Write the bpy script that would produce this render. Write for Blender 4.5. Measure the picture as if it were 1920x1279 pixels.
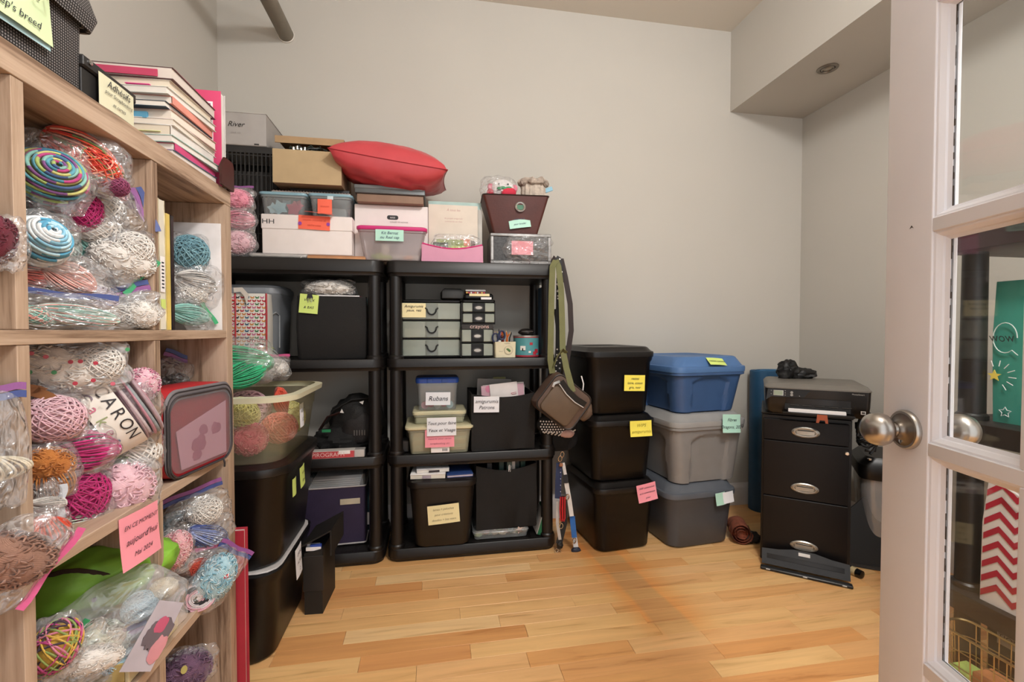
import bpy, bmesh, math, random
from mathutils import Vector, Matrix, Euler, noise
R = math.radians
SC = bpy.context.scene
for o in list(bpy.data.objects): bpy.data.objects.remove(o)
COL = SC.collection

# ------------------------------------------------------------------ camera, world, lamps, exposure
FPX = 853.0; YAW = math.atan((960-812)/FPX); PIT = math.atan(19.5/FPX); EYE = 1.08
cam_d = bpy.data.cameras.new('camera'); cam = bpy.data.objects.new('camera', cam_d); COL.objects.link(cam)
cam_d.sensor_width = 36; cam_d.lens = FPX/1920*36; cam_d.clip_start = .02
cam.location = (0, 0, EYE); cam.rotation_euler = (R(90)-PIT, 0, -YAW); SC.camera = cam
w = bpy.data.worlds.new('world'); SC.world = w; w.use_nodes = True
w.node_tree.nodes['Background'].inputs[0].default_value = (.99, .99, 1.0, 1)
w.node_tree.nodes['Background'].inputs[1].default_value = .95
def lamp(name, kind, loc, energy, size, color=(1, .995, .99), rot=(0, 0, 0)):
    d = bpy.data.lights.new(name, kind); d.energy = energy; d.color = color
    if kind == 'AREA': d.shape = 'DISK'; d.size = size
    else: d.shadow_soft_size = size
    o = bpy.data.objects.new(name, d); COL.objects.link(o); o.location = loc; o.rotation_euler = rot; return o
lamp('hall_lamp', 'POINT', (.75, -.2, 2.2), 20, .10)
lamp('ceiling_lamp', 'POINT', (.75, .15, 2.72), 66, .12)
SC.view_settings.view_transform = 'Standard'; SC.view_settings.look = 'None'
SC.view_settings.gamma = 1; SC.view_settings.use_curve_mapping = False
SC.view_settings.exposure = .53
SC.cycles.transparent_max_bounces = 24; SC.cycles.max_bounces = 8; SC.cycles.caustics_reflective = False; SC.cycles.caustics_refractive = False

# ------------------------------------------------------------------ measuring helpers: sight lines of the survey photo
_ct, _st, _cp, _sp = math.cos(YAW), math.sin(YAW), math.cos(PIT), math.sin(PIT)
def _ray(u, v):
    r = (u-960)/FPX; p = -(v-639.5)/FPX; fy = _cp+p*_sp; fz = -_sp+p*_cp
    return (r*_ct+fy*_st, -r*_st+fy*_ct, fz)
def at(u, v, Y):
    d = _ray(u, v); t = Y/d[1]; return Vector((d[0]*t, Y, EYE+d[2]*t))
def atx(u, v, X):
    d = _ray(u, v); t = X/d[0]; return Vector((X, d[1]*t, EYE+d[2]*t))
def atz(u, v, Z):
    d = _ray(u, v); t = (Z-EYE)/d[2]; return Vector((d[0]*t, d[1]*t, Z))
def ppm(p):            # pixels per metre at a point
    return FPX/(p[0]*_st+p[1]*_ct)

# ------------------------------------------------------------------ materials
def lin(c): return c/12.92 if c <= .04045 else ((c+.055)/1.055)**2.4
def hexc(h):
    h = h.lstrip('#'); return tuple(lin(int(h[i:i+2], 16)/255) for i in (0, 2, 4))+(1,)
_M = {}
def N(m, kind, **kw):
    n = m.node_tree.nodes.new(kind)
    for k, v in kw.items():
        if k.startswith('i_'):
            key = k[2:]; n.inputs[int(key) if key.isdigit() else key.replace('_', ' ')].default_value = v
        else: setattr(n, k, v)
    return n
def L(m, a, b): m.node_tree.links.new(a, b)
def new_mat(name):
    m = bpy.data.materials.new(name); m.use_nodes = True
    return m, m.node_tree.nodes['Principled BSDF'], m.node_tree.nodes['Material Output']
def ramp(m, fac, stops, interp='LINEAR'):
    r = N(m, 'ShaderNodeValToRGB'); r.color_ramp.interpolation = interp; e = r.color_ramp.elements
    while len(e) < len(stops): e.new(.5)
    for x, (p, c) in zip(e, stops): x.position = p; x.color = c if len(c) == 4 else c+(1,)
    L(m, fac, r.inputs[0]); return r
def P(col, rough=.5, metal=0, var=.12, nscale=14, bump=.0, bscale=200, spec=.5, coat=0, sheen=0, alpha=None):
    """plain procedural material: colour with slight mottling, optional fine relief"""
    key = (col, rough, metal, var, nscale, bump, bscale, spec, coat, sheen)
    if key in _M: return _M[key]
    m, b, out = new_mat('mat_'+col.strip('#')); c = hexc(col)
    tc = N(m, 'ShaderNodeTexCoord'); nz = N(m, 'ShaderNodeTexNoise', i_Scale=nscale, i_Detail=3.0)
    L(m, tc.outputs['Object'], nz.inputs['Vector'])
    lo = tuple(x*(1-var) for x in c[:3]); hi = tuple(min(1, x*(1+var)) for x in c[:3])
    r = ramp(m, nz.outputs['Fac'], [(.3, lo), (.7, hi)]); L(m, r.outputs[0], b.inputs['Base Color'])
    b.inputs['Roughness'].default_value = rough; b.inputs['Metallic'].default_value = metal
    b.inputs['Specular IOR Level'].default_value = spec; b.inputs['Coat Weight'].default_value = coat
    b.inputs['Sheen Weight'].default_value = sheen
    if bump:
        n2 = N(m, 'ShaderNodeTexNoise', i_Scale=bscale, i_Detail=2.0); L(m, tc.outputs['Object'], n2.inputs['Vector'])
        bp = N(m, 'ShaderNodeBump', i_Strength=bump, i_Distance=.004); L(m, n2.outputs['Fac'], bp.inputs['Height']); L(m, bp.outputs[0], b.inputs['Normal'])
    _M[key] = m; return m
def wood(name, axis, base, dark, light, sx=1.0):
    m, b, out = new_mat(name); tc = N(m, 'ShaderNodeTexCoord'); geo = N(m, 'ShaderNodeNewGeometry')
    oi = N(m, 'ShaderNodeObjectInfo')
    mp = N(m, 'ShaderNodeMapping'); s = [26, 26, 26]; s[axis] = 1.3
    mp.inputs['Scale'].default_value = s; L(m, geo.outputs['Position'], mp.inputs['Vector'])
    n1 = N(m, 'ShaderNodeTexNoise', i_Scale=1.0*sx, i_Detail=6.0, i_Roughness=.65, i_Distortion=.6); L(m, mp.outputs[0], n1.inputs['Vector'])
    n2 = N(m, 'ShaderNodeTexNoise', i_Scale=5.0*sx, i_Detail=4.0, i_Roughness=.7); L(m, mp.outputs[0], n2.inputs['Vector'])
    mx = N(m, 'ShaderNodeMath', operation='MULTIPLY_ADD', i_1=.35); L(m, n2.outputs['Fac'], mx.inputs[0]); L(m, n1.outputs['Fac'], mx.inputs[2])
    r = ramp(m, mx.outputs[0], [(.50, hexc(dark)), (.63, hexc(base)), (.82, hexc(light))]); L(m, r.outputs[0], b.inputs['Base Color'])
    b.inputs['Roughness'].default_value = .5
    bp = N(m, 'ShaderNodeBump', i_Strength=.12, i_Distance=.002); L(m, mx.outputs[0], bp.inputs['Height']); L(m, bp.outputs[0], b.inputs['Normal'])
    return m
def film(name, tint, body=.16, rough=.14, wr=.55, scale=26, base=.05):
    """thin clear plastic: mostly see-through, wrinkled and glossy"""
    m, b, out = new_mat(name); tc = N(m, 'ShaderNodeTexCoord')
    n = N(m, 'ShaderNodeTexNoise', i_Scale=scale, i_Detail=2.0, i_Distortion=.8)
    if wr > .3: n.noise_type = 'RIDGED_MULTIFRACTAL'; n.normalize = True; n.inputs['Scale'].default_value = 3.2
    L(m, tc.outputs['Object'], n.inputs['Vector'])
    bp = N(m, 'ShaderNodeBump', i_Strength=wr, i_Distance=.02); L(m, n.outputs['Fac'], bp.inputs['Height'])
    c = hexc(tint); b.inputs['Base Color'].default_value = c; b.inputs['Roughness'].default_value = .35
    b.inputs['Specular IOR Level'].default_value = .3
    L(m, bp.outputs[0], b.inputs['Normal'])
    tr = N(m, 'ShaderNodeBsdfTransparent'); tr.inputs[0].default_value = tuple(min(1, .55+.45*x) for x in c[:3])+(1,)
    gl = N(m, 'ShaderNodeBsdfGlossy', i_Roughness=rough); L(m, bp.outputs[0], gl.inputs['Normal'])
    lw = N(m, 'ShaderNodeLayerWeight', i_Blend=.5); L(m, bp.outputs[0], lw.inputs['Normal'])
    pw = N(m, 'ShaderNodeMath', operation='POWER', i_1=4.5); L(m, lw.outputs['Facing'], pw.inputs[0])
    fr = N(m, 'ShaderNodeMath', operation='MULTIPLY_ADD', i_1=.8, i_2=base); L(m, pw.outputs[0], fr.inputs[0])
    m1 = N(m, 'ShaderNodeMixShader', i_0=body); L(m, tr.outputs[0], m1.inputs[1]); L(m, b.outputs[0], m1.inputs[2])
    m2 = N(m, 'ShaderNodeMixShader'); L(m, fr.outputs[0], m2.inputs[0]); L(m, m1.outputs[0], m2.inputs[1]); L(m, gl.outputs[0], m2.inputs[2])
    L(m, m2.outputs[0], out.inputs['Surface']); return m
FILM = film('bag_film', '#fbfafa', .13, .09, .8, 30, .10)
FILM2 = film('bag_film_hazy', '#f6f5f5', .28, .12, .7, 26, .10)
CLEARBOX = film('clear_box_plastic', '#e3e6e6', .22, .12, .04, 8)
FROST = film('frosted_plastic', '#d6d6bc', .42, .25, .05, 6)
FROSTG = film('frosted_green_plastic', '#c3cabb', .50, .25, .04, 6)
PINKBOX = film('clear_pinkish_plastic', '#cfc4c4', .35, .2, .04, 6)
GLASS = film('pane_glass', '#f4f6f4', .015, .02, .0, 3)
def yarn_mat(name, cols, freq=1.0, rough=.85):
    """spun yarn; several colours follow one another along the strand"""
    key = ('yarn', tuple(cols), freq)
    if key in _M: return _M[key]
    m, b, out = new_mat(name); at_ = N(m, 'ShaderNodeAttribute', attribute_name='along')
    ml = N(m, 'ShaderNodeMath', operation='MULTIPLY', i_1=freq); L(m, at_.outputs['Fac'], ml.inputs[0])
    fr = N(m, 'ShaderNodeMath', operation='FRACT'); L(m, ml.outputs[0], fr.inputs[0])
    n = len(cols); r = ramp(m, fr.outputs[0], [(min(.999, (i+.001)/n), hexc(c)) for i, c in enumerate(cols)], 'LINEAR' if n < 2 else 'CONSTANT')
    tc = N(m, 'ShaderNodeTexCoord'); nz = N(m, 'ShaderNodeTexNoise', i_Scale=9.0, i_Detail=4.0); L(m, tc.outputs['Object'], nz.inputs['Vector'])
    hs = N(m, 'ShaderNodeHueSaturation'); mr = N(m, 'ShaderNodeMapRange', i_3=.72, i_4=1.25); L(m, nz.outputs['Fac'], mr.inputs[0])
    L(m, mr.outputs[0], hs.inputs['Value']); L(m, r.outputs[0], hs.inputs['Color']); L(m, hs.outputs[0], b.inputs['Base Color'])
    b.inputs['Roughness'].default_value = rough; b.inputs['Specular IOR Level'].default_value = .2; b.inputs['Sheen Weight'].default_value = .25
    _M[key] = m; return m

BLK = P('#14100f', .40, var=.08, bump=.05, bscale=300)      # resin shelving, totes
BLK2 = P('#080606', .38, var=.08, spec=.35)
BLKFAB = P('#110e0d', .8, var=.15, bump=.35, bscale=500)
WHITE = P('#ece6e3', .6, var=.03)
PAPER = P('#f1ecea', .7, var=.02)
INK = P('#2b2b33', .7, var=.02)
INKBLUE = P('#3c4a66', .7, var=.02)
STEEL = P('#b9b4ae', .28, 1, var=.06, nscale=60)
CHROME = P('#d6d4d2', .15, 1, var=.03)
RED = P('#c5313a', .5, var=.08)

# ------------------------------------------------------------------ mesh helpers
class MB:
    def __init__(s): s.v = []; s.f = []; s.a = None
    def add(s, vs, fs):
        n = len(s.v); s.v += [tuple(v) for v in vs]; s.f += [tuple(i+n for i in f) for f in fs]; return s
    def box(s, x0, x1, y0, y1, z0, z1):
        return s.add([(x0,y0,z0),(x1,y0,z0),(x1,y1,z0),(x0,y1,z0),(x0,y0,z1),(x1,y0,z1),(x1,y1,z1),(x0,y1,z1)],
              [(3,2,1,0),(4,5,6,7),(0,1,5,4),(1,2,6,5),(2,3,7,6),(3,0,4,7)])
    def loft(s, rings, cap0=True, cap1=True, closed=True):
        k = len(rings[0]); vs = [p for r in rings for p in r]; fs = []
        for i in range(len(rings)-1):
            for j in range(k if closed else k-1):
                a = i*k+j; b = i*k+(j+1) % k; fs.append((a, b, b+k, a+k))
        if cap0: fs.append(tuple(range(k-1, -1, -1)))
        if cap1: fs.append(tuple((len(rings)-1)*k+j for j in range(k)))
        return s.add(vs, fs)
    def rbox(s, x0, x1, y0, y1, z0, z1, b=.004, r=None, n=3):
        r = b if r is None else r; cx, cy, W, D = (x0+x1)/2, (y0+y1)/2, x1-x0, y1-y0
        return s.loft([rr(W-2*b, D-2*b, max(r-b, 0.0005), z0, n, cx, cy), rr(W, D, r, z0+b, n, cx, cy), rr(W, D, r, z1-b, n, cx, cy), rr(W-2*b, D-2*b, max(r-b, .0005), z1, n, cx, cy)])
    def tube(s, pts, r, n=8, cap=True, closed=False):
        pts = [Vector(p) for p in pts]; m = len(pts); rs = r if isinstance(r, (list, tuple)) else [r]*m
        rings = []; up = None
        for i, p in enumerate(pts):
            a = pts[(i-1) % m] if closed or i > 0 else p; b = pts[(i+1) % m] if closed or i < m-1 else p
            t = (b-a); t = t.normalized() if t.length > 1e-9 else Vector((0, 0, 1))
            if up is None:
                up = Vector((0, 0, 1)) if abs(t.z) < .9 else Vector((1, 0, 0))
            x = t.cross(up)
            if x.length < 1e-6: x = t.orthogonal()
            x.normalize(); y = x.cross(t).normalized(); up = y
            rings.append([p+(x*math.cos(q)+y*math.sin(q))*rs[i] for q in [2*math.pi*k/n for k in range(n)]])
        if closed: rings.append(rings[0]); cap = False
        return s.loft(rings, cap, cap)
    def ribbon(s, pts, w, side=(1, 0, 0), th=.0015):
        """flat strap along pts; w half width along side vector (vector or list)"""
        rings = []; m = len(pts); pts = [Vector(p) for p in pts]
        for i, p in enumerate(pts):
            t = (pts[min(i+1, m-1)]-pts[max(i-1, 0)]).normalized(); sd = Vector(side[i] if isinstance(side, list) else side)
            sd = (sd-t*sd.dot(t)).normalized(); nn = t.cross(sd).normalized()
            ww = w[i] if isinstance(w, list) else w
            rings.append([p-sd*ww-nn*th, p+sd*ww-nn*th, p+sd*ww+nn*th, p-sd*ww+nn*th])
        return s.loft(rings)
    def lathe(s, prof, n=24, c=(0, 0, 0), axis='z', cap=True):
        rings = []
        for r, h in prof:
            ring = []
            for k in range(n):
                q = 2*math.pi*k/n; a, b = r*math.cos(q), r*math.sin(q)
                ring.append({'z': (c[0]+a, c[1]+b, c[2]+h), 'y': (c[0]+a, c[1]+h, c[2]-b), 'x': (c[0]+h, c[1]+a, c[2]+b)}[axis])
            rings.append(ring)
        return s.loft(rings, cap, cap)
    def prism(s, poly, y0, y1):      # polygon in xz pushed along y
        k = len(poly); vs = [(x, y0, z) for x, z in poly]+[(x, y1, z) for x, z in poly]
        fs = [tuple(range(k)), tuple(range(2*k-1, k-1, -1))]+[(j, j+k, (j+1) % k+k, (j+1) % k) for j in range(k)]
        return s.add(vs, fs)
    def grid(s, nu, nv, fn):
        vs = [fn(i/nu, j/nv) for j in range(nv+1) for i in range(nu+1)]
        fs = [(j*(nu+1)+i, j*(nu+1)+i+1, (j+1)*(nu+1)+i+1, (j+1)*(nu+1)+i) for j in range(nv) for i in range(nu)]
        return s.add(vs, fs)
    def xf(s, M, start=0):
        s.v = s.v[:start]+[tuple(M @ Vector(v)) for v in s.v[start:]]; return s
    def mesh(s, name, smooth=True, ang=40):
        me = bpy.data.meshes.new(name); me.from_pydata(s.v, [], s.f); me.validate()
        bm = bmesh.new(); bm.from_mesh(me); bmesh.ops.recalc_face_normals(bm, faces=bm.faces); bm.to_mesh(me); bm.free()
        if smooth:
            me.polygons.foreach_set('use_smooth', [True]*len(me.polygons)); me.set_sharp_from_angle(angle=R(ang))
        if s.a is not None and len(s.a) == len(me.vertices):
            me.attributes.new('along', 'FLOAT', 'POINT').data.foreach_set('value', s.a)
        return me
    def build(s, name, mat, parent=None, loc=None, rot=None, smooth=True, ang=40):
        return obj(name, s.mesh(name, smooth, ang), mat, parent, loc, rot)
def rr(w, d, r, z, n=4, cx=0, cy=0):
    r = max(min(r, w/2-1e-4, d/2-1e-4), 1e-4); pts = []
    for sx, sy, a0 in ((1, -1, -90), (1, 1, 0), (-1, 1, 90), (-1, -1, 180)):
        for k in range(n+1):
            q = R(a0+90*k/n); pts.append((cx+sx*(w/2-r)+r*math.cos(q), cy+sy*(d/2-r)+r*math.sin(q), z))
    return pts
def obj(name, me, mat=None, parent=None, loc=None, rot=None, scale=None):
    o = bpy.data.objects.new(name, me); COL.objects.link(o)
    if mat is not None:
        if not me.materials: me.materials.append(mat)
        elif me.materials[0] != mat:
            o.material_slots[0].link = 'OBJECT'; o.material_slots[0].material = mat
    if parent is not None: o.parent = parent
    if loc is not None: o.location = loc
    if rot is not None: o.rotation_euler = rot
    if scale is not None: o.scale = scale
    return o
def tag(o, label, cat, group=None):
    o['label'] = label; o['category'] = cat
    if group: o['group'] = group
    return o
def thing(name, label, cat, loc=(0, 0, 0), rz=0, group=None, rx=0, ry=0):
    o = bpy.data.objects.new(name, None); COL.objects.link(o); o.empty_display_size = .05
    o.location = loc; o.rotation_euler = (R(rx), R(ry), R(rz)); return tag(o, label, cat, group)
def struct(o): o['kind'] = 'structure'; return o
_txt = {}
def text_mesh(s, size, shear=0.0, align='CENTER'):
    k = (s, size, shear, align)
    if k in _txt: return _txt[k]
    c = bpy.data.curves.new('lettering', 'FONT'); c.body = s; c.size = size; c.shear = shear; c.align_x = align; c.align_y = 'CENTER'
    c.resolution_u = 3
    t = bpy.data.objects.new('lettering', c); me = bpy.data.meshes.new_from_object(t)
    bpy.data.objects.remove(t); _txt[k] = me; me.name = 'lettering'; return me
def text(s, size, mat, parent, loc, rot=(90, 0, 0), shear=0.0, align='CENTER', name='lettering', sx=1.0, bold=0):
    me = text_mesh(s, size, shear, align)
    return obj(name, me, mat, parent, loc, tuple(R(a) for a in rot), (sx, 1, 1))
def note(parent, w, h, loc, mat, lines=(), rz=0, tilt=0, rx=0, curl=.15, size=None, ink=None, name='paper_note', shear=.25):
    """a slip of paper facing -y, centre at loc; lines = strings from the top"""
    mb = MB(); th = .0006
    def fn(u, v):
        x = (u-.5)*w; z = (.5-v)*h; return (x, -curl*w*(v*v)*.5-.002*math.sin(u*3.1), z)
    mb.grid(4, 5, fn); n0 = len(mb.v); mb.grid(4, 5, lambda u, v: tuple(a+b for a, b in zip(fn(u, v), (0, th, 0))))
    k = 5*6
    rim = [i for i in range(5)]+[5*j+4 for j in range(1, 6)]+[25+i for i in range(3, -1, -1)]+[5*j for j in range(4, 0, -1)]
    mb.f += [(a, b, b+k, a+k) for a, b in zip(rim, rim[1:]+rim[:1])]
    o = mb.build(name, mat, parent, loc, (R(rx), R(tilt), R(rz)))
    if lines:
        size = size or h/(len(lines)+1.2)
        for i, s in enumerate(lines):
            v = (i+.8)/(len(lines)+.6); z = (.5-v)*h; s, sz = s if isinstance(s, tuple) else (s, size)
            text(s, sz, ink or INK, o, (0, -curl*w*v*v*.5-.0035, z), (90, 0, 0), shear)
    return o
def dup(root, loc, rz=None, label=None, group=None):
    r = root.copy(); COL.objects.link(r); r.location = loc
    if rz is not None: r.rotation_euler[2] = R(rz)
    if label: r['label'] = label
    if group: r['group'] = group
    for ch in list(root.children):
        c = ch.copy(); COL.objects.link(c); c.parent = r
        for g in list(ch.children):
            d = g.copy(); COL.objects.link(d); d.parent = c
    return r
Y_ = '#f3e26d'
NOTE_Y = P('#efdf5a', .7, var=.03); NOTE_P = P('#f49aa8', .7, var=.03); NOTE_M = P('#b4e0cf', .7, var=.03)
NOTE_L = P('#cde07a', .7, var=.03); NOTE_C = P('#eee0ae', .7, var=.03); NOTE_O = P('#f0694f', .7, var=.03); NOTE_W = P('#e9eaf0', .7, var=.02)

# ------------------------------------------------------------------ the setting
WY, LX, RX, CZ = 2.527, -1.058, 2.286, 2.887
def wall_mat(name, col, s=60):
    m, b, out = new_mat(name); geo = N(m, 'ShaderNodeNewGeometry')
    n1 = N(m, 'ShaderNodeTexNoise', i_Scale=1.4, i_Detail=3.0); L(m, geo.outputs['Position'], n1.inputs['Vector'])
    c = hexc(col); r = ramp(m, n1.outputs['Fac'], [(.3, tuple(x*.97 for x in c[:3])), (.7, tuple(x*1.02 for x in c[:3]))]); L(m, r.outputs[0], b.inputs['Base Color'])
    n2 = N(m, 'ShaderNodeTexNoise', i_Scale=260.0, i_Detail=2.0); L(m, geo.outputs['Position'], n2.inputs['Vector'])
    bp = N(m, 'ShaderNodeBump', i_Strength=.06, i_Distance=.003); L(m, n2.outputs['Fac'], bp.inputs['Height']); L(m, bp.outputs[0], b.inputs['Normal'])
    b.inputs['Roughness'].default_value = .75; b.inputs['Specular IOR Level'].default_value = .25; return m
WALL = wall_mat('wall_paint', '#bfbab1'); CEIL = wall_mat('ceiling_paint', '#dcd5c9'); TRIM = P('#dcd6d2', .45, var=.02)
def slab(name, x0, x1, y0, y1, z0, z1, mat): return struct(MB().box(x0, x1, y0, y1, z0, z1).build(name, mat, smooth=False))
YB = -1.3
slab('wall_back', LX-.1, RX+.1, WY, WY+.1, 0, CZ, WALL); slab('wall_left', LX-.1, LX, YB, WY, 0, CZ, WALL)
slab('wall_right', RX, RX+.1, YB, WY, 0, CZ, WALL); slab('ceiling', LX-.1, RX+.1, YB, WY+.1, CZ, CZ+.1, CEIL)
sof = slab('trim_1', 1.784, RX, YB, WY, 2.408, CZ, WALL); sof.name = 'ceiling_soffit'
def baseb(name, pts):
    mb = MB(); prof = [(0, 0), (.014, 0), (.014, .105), (.011, .115), (.006, .122), (.004, .132), (0, .135)]
    (x0, y0), (x1, y1) = pts; d = Vector((x1-x0, y1-y0, 0)).normalized(); n = Vector((d.y, -d.x, 0))
    mb.loft([[Vector((x, y, 0))+n*a+Vector((0, 0, h)) for a, h in prof] for x, y in pts]); return struct(mb.build(name, TRIM))
baseb('baseboard_back', ((LX, WY), (RX, WY))); baseb('baseboard_right', ((RX, WY), (RX, YB)))
# floor: bed with every plank laid on it
FLM, b, out = new_mat('plank_maple'); geo = N(FLM, 'ShaderNodeNewGeometry'); oi = N(FLM, 'ShaderNodeObjectInfo')
mp = N(FLM, 'ShaderNodeMapping'); mp.inputs['Scale'].default_value = (2.2, 30, 1)
ad = N(FLM, 'ShaderNodeVectorMath', operation='MULTIPLY_ADD'); ad.inputs[1].default_value = (1, 1, 1); cb = N(FLM, 'ShaderNodeCombineXYZ')
ml = N(FLM, 'ShaderNodeMath', operation='MULTIPLY', i_1=37.0); L(FLM, oi.outputs['Random'], ml.inputs[0]); L(FLM, ml.outputs[0], cb.inputs[0]); L(FLM, ml.outputs[0], cb.inputs[2])
L(FLM, geo.outputs['Position'], ad.inputs[0]); L(FLM, cb.outputs[0], ad.inputs[2]); L(FLM, ad.outputs[0], mp.inputs['Vector'])
g1 = N(FLM, 'ShaderNodeTexNoise', i_Scale=1.0, i_Detail=5.0, i_Roughness=.6, i_Distortion=.8); L(FLM, mp.outputs[0], g1.inputs['Vector'])
base = ramp(FLM, oi.outputs['Random'], [(0, hexc('#ecb87c')), (.2, hexc('#f2c587')), (.42, hexc('#e2a264')), (.6, hexc('#f6cf97')), (.75, hexc('#eebb80')), (.88, hexc('#dc9a5e')), (1, hexc('#f4ca8a'))])
gr = ramp(FLM, g1.outputs['Fac'], [(.22, (.42, .30, .20)), (.33, (.70, .60, .50)), (.42, (.9, .87, .85)), (.58, (1, 1, 1)), (.8, (1.12, 1.1, 1.06))])
mx = N(FLM, 'ShaderNodeMix', data_type='RGBA', blend_type='MULTIPLY'); mx.inputs[0].default_value = .8
L(FLM, base.outputs[0], mx.inputs[6]); L(FLM, gr.outputs[0], mx.inputs[7])
g3 = N(FLM, 'ShaderNodeTexNoise', i_Scale=7.0, i_Detail=3.0); L(FLM, geo.outputs['Position'], g3.inputs['Vector'])
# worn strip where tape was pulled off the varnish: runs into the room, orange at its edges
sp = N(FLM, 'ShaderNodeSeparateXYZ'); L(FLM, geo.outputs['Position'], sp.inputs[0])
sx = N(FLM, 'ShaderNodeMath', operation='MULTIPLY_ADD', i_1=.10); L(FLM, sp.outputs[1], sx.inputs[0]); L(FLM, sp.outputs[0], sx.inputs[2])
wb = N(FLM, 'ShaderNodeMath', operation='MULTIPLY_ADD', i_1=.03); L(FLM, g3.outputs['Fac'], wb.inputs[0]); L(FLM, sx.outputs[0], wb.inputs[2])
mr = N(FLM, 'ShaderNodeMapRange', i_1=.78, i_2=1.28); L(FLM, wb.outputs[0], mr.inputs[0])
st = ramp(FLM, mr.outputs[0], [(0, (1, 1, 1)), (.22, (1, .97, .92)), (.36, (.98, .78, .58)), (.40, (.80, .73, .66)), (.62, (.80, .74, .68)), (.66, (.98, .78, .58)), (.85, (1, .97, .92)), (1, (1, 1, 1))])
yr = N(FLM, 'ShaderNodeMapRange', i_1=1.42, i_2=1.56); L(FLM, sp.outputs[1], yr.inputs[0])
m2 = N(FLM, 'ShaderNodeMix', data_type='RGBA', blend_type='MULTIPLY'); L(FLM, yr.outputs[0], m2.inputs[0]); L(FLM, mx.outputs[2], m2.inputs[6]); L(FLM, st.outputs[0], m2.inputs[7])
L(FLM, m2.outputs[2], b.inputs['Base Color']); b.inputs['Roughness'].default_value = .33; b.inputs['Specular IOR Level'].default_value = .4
floor = slab('floor', LX-.1, RX+.1, YB, WY+.1, -.06, -.006, P('#6b4a2b', .7))
rnd = random.Random(5); PW = .0715; y = WY+.02
lens = [.28, .36, .45, .55, .68, .85]
pm = {}
while y > .55:
    x = LX-rnd.random()*.4
    while x < RX:
        l = rnd.choice(lens)
        if l not in pm: pm[l] = MB().rbox(.0004, l-.0004, .0003, PW-.0003, -.006, 0, .0006).mesh('plank', False)
        if x+l > LX:
            p = obj('plank', pm[l], FLM, floor, (x, y-PW, rnd.uniform(-.0002, .0002)))
        x += l
    y -= PW
pl = MB().box(LX-.1, RX+.1, YB, y, -.006, -.0003).build('plank_field', FLM, floor, smooth=False); pl['kind'] = 'stuff'

# recessed spot under the soffit and the pipe under the ceiling
c = atz(1552, 128, 2.408); t = thing('recessed_spotlight', 'round brushed nickel recessed spotlight in underside of ceiling soffit', 'spotlight', c)
NK = P('#8d857b', .35, .9)
MB().lathe([(.030, -.001), (.047, -.001), (.047, -.004), (.043, -.007), (.033, -.006), (.030, -.001)], 32, cap=False).build('trim_ring', NK, t)
MB().lathe([(.021, -.001), (.029, -.001), (.029, -.005), (.023, -.009), (.021, -.006)], 32, cap=False).build('swivel_ring', NK, t)
MB().lathe([(.0205, -.0005), (.0205, -.004), (.015, -.0065), (.0, -.007)], 24).build('bulb_face', P('#9a9182', .25, .3), t)
MB().lathe([(.0300, -.0002), (.0300, -.0009), (0, -.0009)], 32).build('housing', P('#2a2622', .6), t)
c = at(537, 66, WY); t = thing('ceiling_pipe', 'bare grey round pipe running under the ceiling into the back wall', 'pipe', (c.x, WY, c.z))
MB().lathe([(.036, -.0), (.036, -3.0)], 24, axis='y').build('pipe_body', P('#7a7264', .6, var=.1), t)
MB().lathe([(.041, -.0005), (.041, -.006), (.037, -.008)], 24, axis='y', cap=False).build('wall_flange', P('#cfc8bd', .5), t)

# ------------------------------------------------------------------ shelving and door
OAKH = wood('oak_lengthwise', 1, '#ac927b', '#775e4b', '#c4ab95'); OAKV = wood('oak_upright', 2, '#ac927b', '#775e4b', '#c4ab95')
CX, CB = -.562, -.955                      # front and back of the cube shelf
SHZ = [.025, .385, .722, 1.060]; DIV = [.117, .430, .742, 1.055]
cube = thing('cube_shelf', 'pale grey oak cube shelf crammed with bagged yarn along the left wall', 'shelf', (CX, 1.41, 0))
def cpart(name, x0, x1, y0, y1, z0, z1, m):
    return MB().rbox(x0-CX, x1-CX, y0-1.41, y1-1.41, z0, z1, .0008).build(name, m, cube, smooth=False)
cpart('top_board', CB, CX, -.23, 1.41, 1.428, 1.470, OAKH); cpart('base_board', CB, CX, -.2, 1.375, 0, .025, OAKH)
cpart('side_panel', CB, CX, 1.374, 1.41, 0, 1.4275, OAKV); cpart('side_panel', CB, CX, -.23, -.194, 0, 1.4275, OAKV)
cpart('back_panel', CB-.004, CB, -.23, 1.41, 0, 1.47, OAKV)
for z in SHZ[1:]: cpart('shelf_board', CB, CX-.0005, -.1935, 1.3735, z, z+.021, OAKH)
tops = SHZ+[1.428]
for y in DIV:
    for i in range(4):
        cpart('divider', CB, CX-.0015, y-.010, y+.010, SHZ[i]+(.0005 if i == 0 else .0215), tops[i+1]-.0005, OAKV)
SH = [.0255, .4065, .7435, 1.0815]         # standing heights in the four rows

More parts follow.
